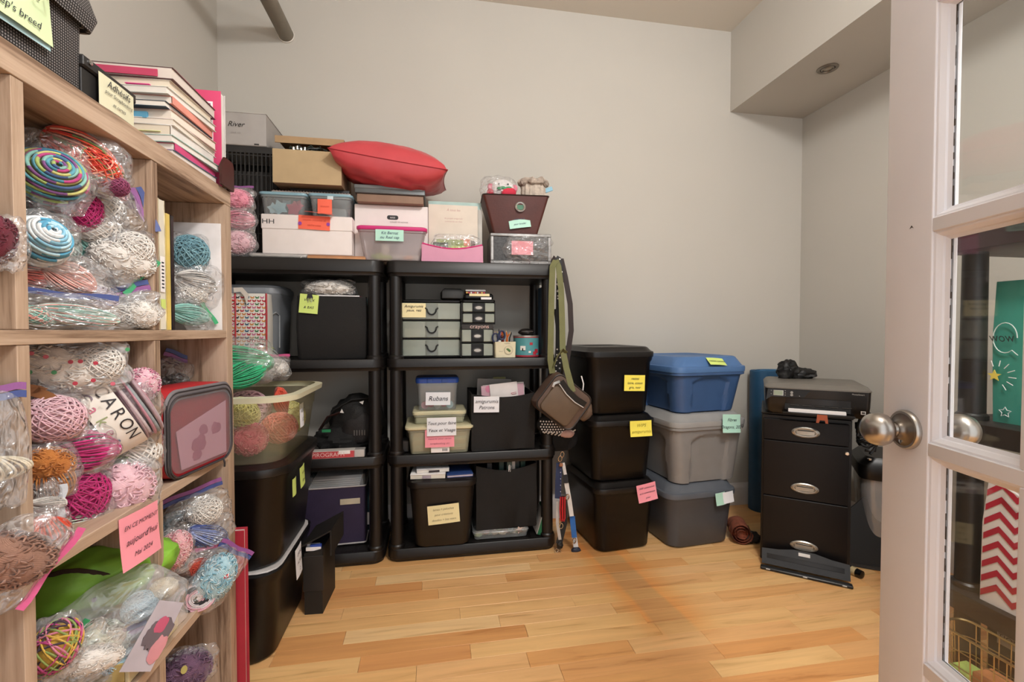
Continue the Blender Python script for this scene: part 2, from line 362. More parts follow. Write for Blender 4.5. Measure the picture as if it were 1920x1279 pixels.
UL = [.058, .496, .945, 1.398]             # resin unit: shelf surfaces
SLOTS = P('#141110', .5)
SLOTM = MB().box(-.03, .03, -.03, .03, 0, .0008).mesh('vent_slot', False)
def resin_unit(label, x0, x1, y0, y1, levels=UL, pr=.030, mats=BLK):
    t = thing('resin_shelf_unit', label, 'shelf unit', ((x0+x1)/2, y0, 0)); W, D = x1-x0, y1-y0; cy = D/2
    for i, z in enumerate(levels):
        th = (.056, .050, .050, .066)[min(i, 3)]; mb = MB(); r = .05
        mb.loft([rr(W-.03, D-.03, r, z-th, 5, 0, cy), rr(W-.012, D-.012, r, z-th, 5, 0, cy), rr(W-.008, D-.008, r, z-th+.012, 5, 0, cy), rr(W, D, r, z-th+.016, 5, 0, cy),
                 rr(W, D, r, z+.000, 5, 0, cy), rr(W-.006, D-.006, r, z+.004, 5, 0, cy), rr(W-.02, D-.02, r, z+.004, 5, 0, cy), rr(W-.024, D-.024, r, z, 5, 0, cy)])
        tr = mb.build('shelf_tray', mats, t)
        if i < 2:
            for k in range(9):
                for j in range(3):
                    xx = -W/2+.09+(W-.18)*k/8; yy = .06+(D-.12)*j/2
                    obj('vent_slot', SLOTM, SLOTS, tr, (xx, yy, z+.0002))
    for i in range(len(levels)-1):
        for sx in (-1, 1):
            for yy in (.040, D-.040):
                z0, z1 = levels[i]+.0005, levels[i+1]-(.0505 if i < 2 else .0665); xx = sx*(W/2-.042)
                p = MB().lathe([(pr, z0+.02), (pr*.93, z1)], 16, (xx, yy, 0)).build('post', mats, t)
                MB().lathe([(pr+.006, z0), (pr+.006, z0+.014), (pr+.001, z0+.0198)], 16, (xx, yy, 0)).build('collar', mats, p)
    return t
SY0, SY1 = 2.150, 2.511
resin_unit('black resin shelf unit with grey tote, black fabric cube and purple box', -1.040, -.226, SY0, SY1)
resin_unit('black resin shelf unit with drawer towers and a bag hung on its side', -.213, .598, SY0, SY1)

DOORP = P('#f2f1f8', .38, var=.03, nscale=5, bump=.04, bscale=60)
door = struct(thing('door_1', '', '', (.7822, .6765, .012), -104.53)); del door['category']; door['label'] = 'open white french door with small glass panes and round knob'
DW, DH, DT, ST, MU, PWD = .65, 2.03, .038, .096, .022, .138
zr = [.185, .535, .883, 1.231, 1.579, 1.927]
MB().rbox(0, ST, 0, DT, 0, DH, .002).build('stile', DOORP, door); MB().rbox(DW-ST, DW, 0, DT, 0, DH, .002).build('stile', DOORP, door)
MB().box(ST, DW-ST, .0002, DT-.0002, 0, zr[0]-MU/2).build('bottom_rail', DOORP, door, smooth=False); MB().box(ST, DW-ST, .0002, DT-.0002, zr[-1]+MU/2, DH).build('top_rail', DOORP, door, smooth=False)
for z in zr: MB().rbox(ST, DW-ST, .0003, DT-.0003, z-MU/2, z+MU/2, .0015).build('muntin', DOORP, door)
for k in (1, 2):
    x = ST+k*PWD+(k-.5)*MU
    for i in range(5): MB().rbox(x-MU/2, x+MU/2, .0004, DT-.0004, zr[i]+MU/2, zr[i+1]-MU/2, .0015).build('muntin', DOORP, door)
dk = P('#4a4038', .8); rg = random.Random(3)
for k in range(3):
    for i in range(5):
        x0 = ST+k*(PWD+MU); x1 = x0+PWD; z0, z1 = zr[i]+MU/2, zr[i+1]-MU/2; mb = MB()
        ring = lambda e, y: [(x0+e, y, z0+e), (x1-e, y, z0+e), (x1-e, y, z1-e), (x0+e, y, z1-e)]
        mb.loft([ring(.0001, .003), ring(.003, .004), ring(.008, .010), ring(.009, .013), ring(.0135, .0165), ring(.0135, .0175), ring(.0001, .0175)], False, False)
        mb.loft([ring(.0001, .035), ring(.004, .033), ring(.0125, .0225), ring(.0125, .0215), ring(.0001, .0215)], False, False)
        mb.build('glazing_bead', DOORP, door, smooth=False)
        MB().box(x0+.001, x1-.001, .0178, .0212, z0+.001, z1-.001).build('pane', GLASS, door, smooth=False)
        cr = MB(); n = 30
        for q in range(n):
            a = z0+.014+(z1-z0-.028)*q/n; bb = z0+.014+(z1-z0-.028)*(q+1)/n; ww = rg.choice([.0003, .0008, .0013, .002])
            if rg.random() < .8: cr.box(x0+.0134, x0+.0134+ww, .0170, .0177, a, bb)
        cr.build('cracked_putty', dk, door, smooth=False)
KX, KZ = .054, .905
def knob(sgn, y0):
    f = lambda pr: [(r, y0-sgn*h) for r, h in pr]
    k = MB().lathe(f([(.0115, .012), (.0105, .024), (.013, .0265), (.019, .029), (.0245, .034), (.027, .041), (.0265, .049), (.0235, .057), (.017, .063), (.009, .066), (0, .0665)]), 40, (KX, 0, KZ), 'y').build('knob', STEEL, door)
    MB().lathe(f([(.032, 0), (.032, .005), (.030, .0075), (.0285, .0075)]), 40, (KX, 0, KZ), 'y').build('rosette_ring', STEEL, k)
    MB().lathe(f([(.0285, .0002), (.0285, .007), (.018, .0095), (.0135, .0135), (.0125, .019), (.0115, .0192)]), 40, (KX, 0, KZ), 'y').build('rosette', P('#7d756d', .32, .95), k)
    MB().lathe(f([(.0035, .0085), (.0035, .0105), (.0015, .0107), (.0012, .0098)]), 12, (KX-.0, 0, KZ-.020), 'y').build('screw', CHROME, k)
knob(1, 0); knob(-1, DT)
MB().prism([(-.004, -.002), (.0, .003), (.004, -.002), (.0005, .0)], -.0004, .0).build('paint_chip', P('#3a332e', .8), door, (.056, 0, 1.236))

# ------------------------------------------------------------------ totes, filing cabinet and what stands by it
def tote(name, label, loc, rz, w, d, h, mat, lid=None, lw=.028, taper=.86, r=.05, style='plain', group=None, lid_h=.03, lid_taper=.93, cat='tote', rimd=.035):
    t = thing(name, label, cat, loc, rz, group); bw, bd = w*taper, d*(taper+.02); zb = h-lid_h
    lerp = lambda a, b, q: a+(b-a)*q
    k = lambda q, z, e=0: rr(lerp(bw, w*.965, q)+e, lerp(bd, d*.975, q)+e, r, z, 6)
    rings = [k(0, 0, -.03), k(0, .004, -.012), k(.02, .012), k(.5, zb*.5), k((zb-rimd-.012)/zb, zb-rimd-.012)]
    if style != 'bare': rings += [k((zb-rimd)/zb, zb-rimd, .010), k(1, zb-.006, .012), k(1, zb, .012)]
    else: rings += [k(1, zb)]
    if style == 'arch':            # recessed hand panel in each face
        nz, ns = 22, 26; rings = [k(0, 0, -.03)]; rings = []
        def side_ring(z, q, e=0):
            W_, D_ = lerp(bw, w*.965, q)+e, lerp(bd, d*.975, q)+e; pts = []
            for fx_, fy_, L_, oth in ((0, -1, W_, D_), (1, 0, D_, W_), (0, 1, W_, D_), (-1, 0, D_, W_)):
                for j in range(ns):
                    a = -L_/2+r+(L_-2*r)*j/(ns-1); hw = L_*.26*(1.15-.15*q)
                    sm = lambda x: max(0, min(1, x))
                    top = zb*.80-zb*.10*(abs(a)/hw)**3
                    dep = .013*sm((hw-abs(a))/.008)*sm((top-z)/.010)
                    o_ = oth/2-dep; pts.append((-fy_*a+fx_*o_, fx_*a+fy_*o_, z))
                cx0, cy0 = {(0, -1): (W_/2-r, -D_/2+r), (1, 0): (W_/2-r, D_/2-r), (0, 1): (-W_/2+r, D_/2-r), (-1, 0): (-W_/2+r, -D_/2+r)}[(fx_, fy_)]
                a0 = {(0, -1): -90, (1, 0): 0, (0, 1): 90, (-1, 0): 180}[(fx_, fy_)]
                for j in range(1, 6): pts.append((cx0+r*math.cos(R(a0+15*j)), cy0+r*math.sin(R(a0+15*j)), z))
            return pts
        rings = [side_ring(0, 0, -.02), side_ring(.006, .01)]+[side_ring(zb*.03+(zb*.97-rimd-.006)*j/nz, (zb*.03+(zb*.97-rimd-.006)*j/nz)/zb) for j in range(1, nz+1)]+[side_ring(zb-rimd, 1, .012), side_ring(zb, 1, .012)]
    tub = MB().loft(rings).build('tub', mat, t)
    if lid:
        q = lid_taper
        MB().loft([rr(w-.004, d-.004, r, zb-lw*.8, 6), rr(w+.006, d+.006, r+.005, zb-lw*.8+.003, 6), rr(w+.010, d+.010, r+.008, zb-.002, 6), rr(w+.006, d+.006, r+.006, zb+.006, 6), rr(w*.965, d*.965, r, zb+.009, 6),
                   rr(w*q, d*q, r, h-.004, 6), rr(w*q-.014, d*q-.014, r, h, 6), rr(w*q-.08, d*q-.08, r*.6, h, 6), rr(w*q-.10, d*q-.10, r*.6, h-.006, 6)]).build('lid', lid, t)
    return t
LIDB = P('#110e0d', .33, var=.06)
# three black totes right of the shelving
g = 'black totes stacked beside the hanging bags'
tx = (at(1108, 850, 2.03).x+at(1228, 850, 2.03).x)/2
TW = .405
def zt(v, u=1170, Y=2.03): return at(u, v, Y).z
h1, h2, h3 = .345, .325, .352
zb2 = h1+.0005; zb3 = zb2+h2+.0005
tc = Vector((.892, 2.268))
t = tote('storage_tote', 'black tote on the floor, bottom of the black stack, with pink note', (tc.x+.015, tc.y, 0), 6, .335, .42, h1, BLK2, LIDB, group=g, lid_taper=.9)
note(t, .105, .085, (.095, -.221, .292), NOTE_P, ['WIP commencé', 'et à commencer', 'pour'], 0, -8, size=.013)
t = tote('storage_tote', 'black tote in the middle of the black stack, with yellow WIPS note', (tc.x+.005, tc.y, zb2), 4, .345, .42, h2, BLK2, LIDB, group=g, lid_taper=.9)
note(t, .115, .075, (.075, -.223, .262), NOTE_Y, ['WIPS', 'amigurumis'], 0, 0, size=.022, ink=P('#a69a3a', .8))
t = tote('storage_tote', 'black tote topmost of the black stack, with yellow note on its side', (tc.x-.005, tc.y, zb3), 4, .355, .42, zt(651)-zb3, BLK2, LIDB, group=g, lid_taper=.9)
note(t, .11, .077, (.06, -.2075, .155), NOTE_Y, ['restes', 'laine, coton', 'gris, noir'], 0, 2, size=.017, curl=.02)
# blue and grey totes
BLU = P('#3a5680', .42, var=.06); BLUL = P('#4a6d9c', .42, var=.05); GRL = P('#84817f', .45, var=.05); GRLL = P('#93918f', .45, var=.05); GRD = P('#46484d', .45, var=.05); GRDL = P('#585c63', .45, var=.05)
c2 = Vector((1.325, 2.255)); hA = .319; hB = .319
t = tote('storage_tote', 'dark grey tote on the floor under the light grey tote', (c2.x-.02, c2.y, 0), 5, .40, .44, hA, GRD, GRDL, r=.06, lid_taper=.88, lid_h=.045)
note(t, .055, .062, (.075, -.236, .247), NOTE_M, [], 0, -6); note(t, .06, .055, (.118, -.238, .252), NOTE_W, [], 0, -6)
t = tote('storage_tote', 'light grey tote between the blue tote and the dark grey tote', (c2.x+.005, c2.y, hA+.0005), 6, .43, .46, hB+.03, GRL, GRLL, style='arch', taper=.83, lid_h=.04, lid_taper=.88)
note(t, .105, .09, (.095, -.246, .302), NOTE_M, ['Fibres', 'Dragons, 2024'], 0, 3, size=.022)
z3 = hA+hB+.03+.001
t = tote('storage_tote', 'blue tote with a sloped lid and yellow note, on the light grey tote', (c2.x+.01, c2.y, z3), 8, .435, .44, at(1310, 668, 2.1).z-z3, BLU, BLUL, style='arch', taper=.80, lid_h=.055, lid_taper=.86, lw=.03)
note(t, .10, .05, (.02, -.213, at(1310, 668, 2.1).z-z3-.024), NOTE_L, ['restes cotons'], 0, 4, -50, size=.017, curl=.0)
# filing cabinet, turned
FC = P('#0b080a', .42, var=.08, spec=.35); FS = P('#121011', .4)
fa = -39; fc = thing('filing_cabinet', 'black metal filing cabinet with oval silver drawer pulls under the printer', 'cabinet', (1.648, 1.780, 0), fa)
FW, FH, FD = .345, .690, .40
MB().rbox(-FW/2, FW/2, .018, FD, .0, FH, .004).build('body', FS, fc)
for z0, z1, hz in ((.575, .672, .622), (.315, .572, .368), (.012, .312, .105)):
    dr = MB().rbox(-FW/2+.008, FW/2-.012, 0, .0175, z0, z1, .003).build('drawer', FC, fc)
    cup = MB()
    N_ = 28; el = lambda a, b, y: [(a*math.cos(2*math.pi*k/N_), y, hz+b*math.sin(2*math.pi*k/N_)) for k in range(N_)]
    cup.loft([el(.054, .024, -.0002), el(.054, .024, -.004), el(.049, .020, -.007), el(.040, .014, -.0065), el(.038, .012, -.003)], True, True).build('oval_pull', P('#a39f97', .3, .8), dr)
    MB().rbox(-.034, .034, -.0064, -.0032, hz-.011, hz+.011, .001).build('pull_recess', P('#b0aca4', .35, .6), dr); MB().rbox(-.031, .031, -.0069, -.0064, hz+.006, hz+.0100, .0003).build('pull_shadow', P('#2a2724', .6), dr)  # thin dark strip paints the shade under the pull's upper lip
MB().lathe([(.008, .0005), (.008, -.006), (.006, -.008), (.002, -.008)], 20, (FW/2-.02, .0, .547), 'y').build('lock', CHROME, fc)
MB().rbox(-FW/2-.002, FW/2+.004, .016, FD+.004, FH, FH+.010, .003).build('top', FS, fc)
# printer
PW_ = .392; pr = thing('printer', 'black inkjet printer with grey lid and loaded paper on the filing cabinet', 'printer', (1.648+.03, 1.780-.02, FH+.0105), fa+1)
PB = P('#100c0a', .3, var=.06, bump=.02); PH = .128
MB().loft([rr(PW_-.03, .33, .02, 0, 4, 0, .165), rr(PW_-.006, .35, .02, .012, 4, 0, .165), rr(PW_, .36, .018, .05, 4, 0, .165), rr(PW_+.004, .366, .018, PH-.012, 4, 0, .165)]).build('body', PB, pr)
MB().loft([rr(PW_+.008, .372, .02, PH-.0118, 4, 0, .165), rr(PW_+.008, .372, .02, PH-.006, 4, 0, .165), rr(PW_-.016, .35, .02, PH+.008, 4, 0, .168), rr(PW_-.03, .33, .02, PH+.0105, 4, 0, .170)]).build('lid', P('#6d6861', .45, var=.05), pr)
yf = -.0185
cp_ = MB().prism([(-.193, .062), (-.186, .113), (-.02, .113), (-.045, .080), (-.172, .078)], yf-.002, yf+.004).build('control_panel', P('#0f0d0c', .2), pr)
MB().rbox(-.164, -.124, yf-.0035, yf-.0021, .084, .108, .0005).build('screen_frame', P('#b9b7b2', .3, .6), cp_); MB().box(-.161, -.127, yf-.0039, yf-.0035, .0865, .1055).build('screen', P('#8f9a86', .3), cp_, smooth=False)
for bx_, bz in ((-.092, .100), (-.092, .089), (-.172, .105), (-.172, .090), (-.117, .107), (-.117, .097), (-.117, .087), (-.062, .086)):
    MB().lathe([(.0062 if abs(bx_+.092) < .001 else .002, -.002), (.005 if abs(bx_+.092) < .001 else .0016, -.0035)], 14, (bx_, yf, bz), 'y').build('button', P('#8d8a86', .4), cp_)
MB().rbox(-.115, .125, yf-.0008, yf+.0005, .020, .076, .0005).build('paper_door', P('#130f0d', .28), pr)
MB().box(-.118, .120, yf-.0015, yf+.02, .024, .050).build('tray_slot', P('#060505', .6), pr, smooth=False)
MB().rbox(-.128, .138, yf-.035, yf+.01, .006, .016, .003).build('paper_tray', PB, pr)
ps = MB()
for k in range(6): ps.box(-.105, .107, yf-.024+.001*k, yf+.03, .0165+.0022*k, .0182+.0022*k)
ps.build('paper_stack', PAPER, pr, smooth=False)
for k in range(5): MB().rbox(-.098+.048*k, -.064+.048*k, yf-.006, yf-.0016, .043, .047, .001).build('roller', P('#2c2926', .4), pr)
MB().prism([(.007, .018), (.028, .018), (.032, -.018), (.022, -.018), (.020, -.006), (.002, -.006), (-.002, -.018), (-.012, -.018), (-.008, .018)], -.0012, .0012).xf(Matrix.Translation((.01, yf-.036, -.004))).build('paper_guide', P('#9a4a2b', .45), pr)
text('PhotoSmart', .009, P('#a7a29c', .5), pr, (.150, yf-.0024, .106)); 
eb = MB().rbox(.160, .177, yf-.001, yf, .022, .036, .0003).build('energy_badge', P('#c9c5c0', .4), pr); MB().rbox(.1625, .1745, yf-.0014, yf-.001, .0245, .0335, .0002).build('badge_print', P('#3b3734', .5), eb)
# crumpled black pouch on the printer
def blob(rx, ry, rz, seed, amp=.12, fq=2.2, nu=28, nv=18, flat=True, ridge=0.0):
    mb = MB(); sd = Vector((seed*3.1, seed*1.7, seed*.9))
    def fn(u, v):
        th = 2*math.pi*u; ph = math.pi*(v-.5); d = Vector((math.cos(th)*math.cos(ph), math.sin(th)*math.cos(ph), math.sin(ph)))
        q = 1+amp*noise.noise(d*fq+sd)+amp*.5*noise.noise(d*fq*2.3+sd)
        if ridge: q += ridge*(1-abs(noise.noise(d*fq*1.6+sd*2))*2.5)
        return d*q
    rings = [[fn(i/nu, .02+.96*j/nv) for i in range(nu)] for j in range(nv+1)]
    mb.loft(rings)
    mb.v = [(x*rx, y*ry, z*rz if not flat else max(z*rz, -rz*.85)) for x, y, z in mb.v]
    return mb
p = Vector((1.80, 2.02, FH+PH+.021))
t = thing('black_pouch', 'crumpled black pouch with cords lying on the printer lid', 'pouch', p, -20); t.scale = (.78, .78, .78)
blob(.06, .055, .062, 3, .3, 2.0, ridge=.12).xf(Matrix.Translation((-.04, 0, .052))).build('pouch_body', P('#0a0909', .55, bump=.3, bscale=60), t)
blob(.075, .04, .034, 7, .3, 2.4, ridge=.1).xf(Matrix.Translation((.05, .0, .029))).build('flap', P('#0a0909', .55, bump=.3, bscale=60), t)
MB().lathe([(.006, 0), (.006, .004), (0, .005)], 12, (-.04, -.062, .06), 'y').build('snap', CHROME, t)
# blue rolled mat
t = thing('rolled_mat', 'tall blue roll standing against the back wall behind the filing cabinet', 'mat', (1.985, 2.435, 0))
MB().loft([rr(.20, .13, .06, 0, 6), rr(.20, .13, .06, .838, 6), rr(.19, .12, .055, .842, 6), rr(.17, .10, .045, .836, 6)]).build('roll', P('#1f4a6b', .5, var=.1), t)
MB().tube([(.088*math.cos(a*.35)*(1-a*.02), .05*math.sin(a*.35)*(1-a*.02), .842) for a in range(30)], .003, 6).build('rolled_edge', P('#2d6288', .5), t)
# brown rolled blanket at the cabinet's foot
c = atz(1402, 1020, 0); t = thing('rolled_blanket', 'rust brown rolled blanket on the floor beside the filing cabinet', 'blanket', (c.x-.012, c.y+.05, 0), -25); t.scale = (.82, .82, .9)
BR = P('#8a4a33', .9, var=.3, nscale=40, bump=.6, bscale=180)
mb = MB(); pts = []
for k in range(60):
    a = k/59; th = a*3*2*math.pi; rr_ = .020+.045*a; pts.append((rr_*math.cos(th), rr_*math.sin(th)*.9))
rings = []
for y in (0, .04, .10, .16): rings.append([(x*(1+.08*noise.noise(Vector((x*20, y*9, 1)))), y-.08, z+.062+.004*noise.noise(Vector((x*30, z*30, y*20)))) for x, z in pts])
mb.loft(rings, False, False, closed=False).build('roll', BR, t); blob(.058, .07, .050, 4, .12, 2).xf(Matrix.Translation((0, .01, .055))).build('core', BR, t)
blob(.05, .04, .03, 9, .3, 2.5).xf(Matrix.Translation((.07, -.02, .03))).build('dark_lining', P('#1e1714', .8), t)
# laptop cooling stand leaning at the cabinet's foot
t = thing('cooling_stand', 'grey and black slotted laptop stand leaning on the bottom drawer', 'stand', (1.648-.062*.63, 1.780-.062*.777, 0), fa)
M_ = Matrix.Translation((0, 0, .006)) @ Matrix.Rotation(R(-24), 4, 'X')
GS = P('#2f2f30', .35, .3)
MB().prism([(-.165, .010), (-.165, .075), (-.10, .080), (-.04, .092), (.04, .092), (.10, .080), (.165, .075), (.165, .010)], -.005, .005).xf(M_).build('deck', GS, t)
for x0, x1 in ((-.145, .145),): MB().rbox(x0, x1, -.0062, -.0050, .036, .056, .0006).xf(M_).build('slot', FS, t)
MB().rbox(-.17, .17, -.03, .0, -.002, .010, .003).xf(Matrix.Translation((0, -.004, .003))).build('front_ledge', P('#242425', .35, .2), t)
MB().rbox(-.022, .022, -.0064, -.0052, .070, .084, .0004).xf(M_).build('badge', P('#d9d7d4', .4), t)
for x in (-.14, 0, .14): MB().rbox(x-.008, x+.008, -.036, -.0332, .006, .011, .001).build('rubber_pad', P('#c8c6c3', .4), t)
# waste bin with liner, black board and bottle right of the cabinet
t = thing('waste_bin', 'waste bin with black swing lid and clear liner beside the filing cabinet', 'bin', (2.12, 1.805, 0), -39)
MB().loft([rr(.17, .22, .04, .02, 5), rr(.17, .22, .04, .0, 5), rr(.20, .25, .04, .42, 5)]).build('bucket', P('#8d8a88', .4, var=.2), t)
fb = MB(); k5 = lambda w_, d_, z, s: [(x+.010*noise.noise(Vector((x*25, z*12, s))), y+.010*noise.noise(Vector((y*25, z*12, s+4))), z) for x, y, _ in rr(w_, d_, .05, z, 10)]
fb.loft([k5(.20, .25, .05, 1), k5(.215, .265, .15, 2), k5(.225, .275, .26, 3), k5(.24, .29, .36, 4), k5(.23, .28, .43, 5)], True, False).build('liner', FILM2, t)
ld = MB().loft([rr(.25, .30, .04, .40, 5), rr(.26, .31, .045, .41, 5), rr(.26, .31, .045, .465, 5), rr(.20, .26, .04, .50, 5)]).build('lid', P('#131111', .35), t)
MB().lathe([(.010, .0), (.010, .006), (.004, .008)], 14, (-.09, -.13, .488)).build('lid_bolt', CHROME, ld); MB().tube([(.05, -.155, .43), (.05, -.175, .45), (.05, -.172, .485), (.055, -.15, .497)], .004, 6).build('lid_clip', CHROME, ld)
c = atz(1617, 1062, 0)+Vector((.02, -.03, 0)); t = thing('black_board', 'black board with sloped top corners leaning in front of the waste bin', 'board', c, -34)
MB().prism([(-.085, 0), (.085, 0), (.085, .245), (.055, .29), (-.02, .31), (-.085, .24)], -.006, .006).xf(Matrix.Rotation(R(-14), 4, 'X')).build('panel', P('#0c0a09', .55), t); MB().prism([(-.085, -.0), (.085, 0), (.085, .014), (-.085, .014)], -.009, .0075).xf(Matrix.Rotation(R(-14), 4, 'X')).build('edge_strip', P('#26211d', .5), t)
c = atz(1600, 1080, 0); t = thing('small_bottle', 'small black bottle with grey cap lying on floor by the black board', 'bottle', (c.x+.005, c.y+.02, 0.018), 12); t.scale = (1.5, 1.5, 1.5)
MB().lathe([(.004, -.035), (.011, -.033), (.012, -.0), (.012, .018), (.008, .026)], 16, (0, 0, 0), 'y').build('bottle_body', P('#0d0c0c', .15), t); MB().lathe([(.0095, .026), (.0095, .045), (.008, .047)], 16, (0, 0, 0), 'y').build('cap', P('#55524f', .4), t); MB().lathe([(.0122, -.018), (.0122, -.004)], 16, (0, 0, 0), 'y', False).build('label_band', P('#c9b58a', .5), t)
# blue tote neighbour: pouch of cables hanging behind the cabinet's right side
t = thing('cable_bundle', 'black cable bundle hanging at the right side of the filing cabinet', 'cables', (1.89, 1.72, .62), -39)
for k in range(7):
    a0 = k*.7; pts = [(.03*math.cos(a0+q*.6)+.01*q*.2, .02*math.sin(a0*2+q*.5), .07-.016*q+.03*math.sin(q*.9+k)) for q in range(9)]
    MB().tube(pts, .007, 6).build('cable', P('#0e0d0d', .45), t)

# ------------------------------------------------------------------ generic soft goods: yarn, film bags, cloth
def wind_ball(seed, n=26, seg=30, r=.042, kind='ball'):
    """one long strand wound round and round"""
    rg = random.Random(seed); mb = MB(); al = []; tot = n*seg; ax = None
    pts = []
    if kind == 'cake':                   # cylinder wound side, coiled ends
        prof = [(q/8, .86) for q in range(1, 8)]+[(.98, .80-1.6*q/12) for q in range(13)]+[(1-q/8, -.86) for q in range(1, 8)]
        tot = n*seg
        for i in range(tot):
            th = 2*math.pi*i/seg; f = i/tot*(len(prof)-1); j = min(int(f), len(prof)-2); g_ = f-j
            rad = prof[j][0]+(prof[j+1][0]-prof[j][0])*g_; z = prof[j][1]+(prof[j+1][1]-prof[j][1])*g_
            pts.append((rad*math.cos(th), rad*math.sin(th), z+.05*rad*math.sin(th*.5)))
    elif kind == 'coil':                 # strand coiled from pole to pole
        tot = n*seg
        for i in range(tot):
            th = 2*math.pi*i/seg; ph = math.pi*(.02+.96*i/tot); wob = 1+.05*math.sin(th*1.5)
            pts.append((math.sin(ph)*wob*math.cos(th), math.sin(ph)*wob*math.sin(th), math.cos(ph)))
    elif kind == 'skein':
        for i in range(n*seg):
            k = i/seg; th = 2*math.pi*i/seg; q = 2*math.pi*((k*.381966) % 1)
            e = .62+.34*math.sin(k*2.399); x = math.cos(th)
            o = math.sin(th); pts.append((x, math.cos(q)*o*e*1.0+.25*math.sin(q)*x, math.sin(q)*o*e+.25*math.cos(q)*x*.6))
    else:
        for i in range(n*seg):
            k = i/seg; th = 2*math.pi*i/seg; kk = int(k/4); fr = k/4-kk
            a = Vector((math.sin(kk*2.4), math.cos(kk*1.7), math.sin(kk*.9+1))).normalized(); x = a.orthogonal().normalized(); y = a.cross(x)
            off = (fr-.5)*.9; rad = math.sqrt(max(.05, 1-off*off)); p_ = (x*math.cos(th)+y*math.sin(th))*rad+a*off; pts.append(tuple(p_*(1+.02*math.sin(i))))
    mb.tube(pts, r, 4, False)
    mb.a = [i/len(pts) for i in range(len(pts)) for _ in range(4)]
    n0 = len(mb.v)
    b2 = MB().lathe([(.02, -.86), (.5, -.75), (.78, -.5), (.9, 0), (.78, .5), (.5, .75), (.02, .86)], 18) if kind not in ('skein',) else MB().lathe([(.02, -.9), (.35, -.8), (.5, 0), (.35, .8), (.02, .9)], 14, axis='x')
    mb.add(b2.v, b2.f); mb.a += [.37]*len(b2.v)
    me = mb.mesh('yarn_'+kind, True, 180); return me
def fuzzy(seed, amp=.10):
    mb = blob(1, 1, 1, seed, .12, 1.8, 30, 20, False); rg = random.Random(seed); mb.a = [((i*7) % 40)/40 for i in range(len(mb.v))]
    for i in range(420):
        d = Vector((rg.gauss(0, 1), rg.gauss(0, 1), rg.gauss(0, 1))).normalized(); t_ = d.orthogonal().normalized(); t_.rotate(Matrix.Rotation(rg.random()*6.3, 3, d))
        p = [d*.9, d*1.06+t_*.09, d*1.08+t_*.2, d*.92+t_*.30]; k = len(mb.v); mb.tube(p, .03, 4, False); mb.a += [rg.random()]*(len(mb.v)-k)
    return mb.mesh('yarn_fuzzy', True, 180)
YM = {'ball': wind_ball(1), 'ball2': wind_ball(2, 40, 26, .032), 'skein': wind_ball(3, 34, 24, .045, 'skein'), 'cake': wind_ball(4, 34, 30, .05, 'cake'), 'fuzzy': fuzzy(5), 'thick': wind_ball(6, 26, 34, .062, 'coil'), 'coil': wind_ball(7, 20, 30, .085, 'coil')}
def crumple(seed, nu=34, nv=34, th=.42, amp=.10):
    """sealed bag: x across, z up, y thickness, all about -1..1; crisp folds"""
    sd = Vector((seed*1.37, seed*2.11, seed*.77)); mb = MB()
    def sgnp(a, p): return math.copysign(abs(a)**p, a)
    def side(s):
        def fn(u, v):
            x = 2*u-1; z = 2*v-1
            e = max(0, (1-abs(x)**2.6))**.5*max(0, (1-abs(z)**2.6))**.5
            q = Vector((x*1.5, s*.7, z*1.5))+sd
            c1 = 1-2.2*abs(noise.noise(q)); c2 = 1-2.2*abs(noise.noise(q*2.3+sd)); w_ = noise.noise(q*.8)
            y = s*th*e*(1+.35*w_)+e*s*(amp*c1+amp*.55*c2)
            q2 = Vector((x*1.5, 0, z*1.5))+sd; xx = x*(1-.22*abs(z)**3+.20*noise.noise(q2*1.1+Vector((5, 0, 0)))); zz = z*(1-.10*abs(x)**3)+.15*noise.noise(q2*1.3+Vector((0, 7, 0)))
            return (xx, y, zz)
        return fn
    mb.grid(nu, nv, side(-1)); mb.grid(nu, nv, side(1)); return mb.mesh('plastic_film', False)
FM = [crumple(s, th=t_) for s, t_ in ((1, .45), (2, .5), (3, .38), (4, .55), (5, .42), (6, .5))]
ZB = P('#3b4a86', .4, var=.05); ZP = P('#8a4f8c', .4, var=.05); ZG = P('#2f9a63', .4, var=.05); ZK = P('#d0598c', .4, var=.05); ZC = P('#cfd6de', .4, var=.04)
zipm = {}
def zip_mesh(bow):
    if bow not in zipm:
        f = lambda e: [(-.97+1.94*k/10, bow*math.sin(math.pi*k/10), .0+.06*math.sin(k*.9)*bow*4) for k in range(11)]
        zipm[bow] = MB().ribbon(f(0), .065, (0, 0, 1), .02).mesh('zip_strip')
    return zipm[bow]
def ybag(label, p, size, rot, balls, film_i=0, zip_=None, group='bags of yarn in the cube shelf', fm=None, cat='yarn bag', name='yarn_bag', bow=.08, flap=1.0, zip2=None, film=True):
    """bag of yarn. p world centre; size = half extents (across, thickness, up); rot = (pitch, roll of the film, yaw); balls: (x,y,z, rx,ry,rz, mat, kind) in metres, local"""
    t = thing(name, label, cat, p, group=group); t.rotation_euler = (0, 0, R(rot[2])); fr_ = (R(rot[0]), R(rot[1]), 0); FMx = Euler(fr_).to_matrix()
    for b_ in balls:
        x, y, z, rx, ry, rz, mt, kd = b_[:8]; o = obj('yarn', YM[kd], mt, t, (x, y, z), tuple(R(a) for a in (b_[8] if len(b_) > 8 else (0, 0, 0))), (rx, ry, rz))
    if film: obj('plastic_film', FM[film_i % len(FM)], fm or FILM, t, (0, 0, 0), fr_, size)
    if zip_ is not None:
        for k, zm in enumerate([zip_]+([zip2] if zip2 else [])):
            obj('zip_strip', zip_mesh(bow), zm, t, FMx @ Vector((0, 0, size[2]*.98*flap+.011*k)), fr_, (size[0]*.92, size[0]*.5, .075))
    return t
ym = yarn_mat
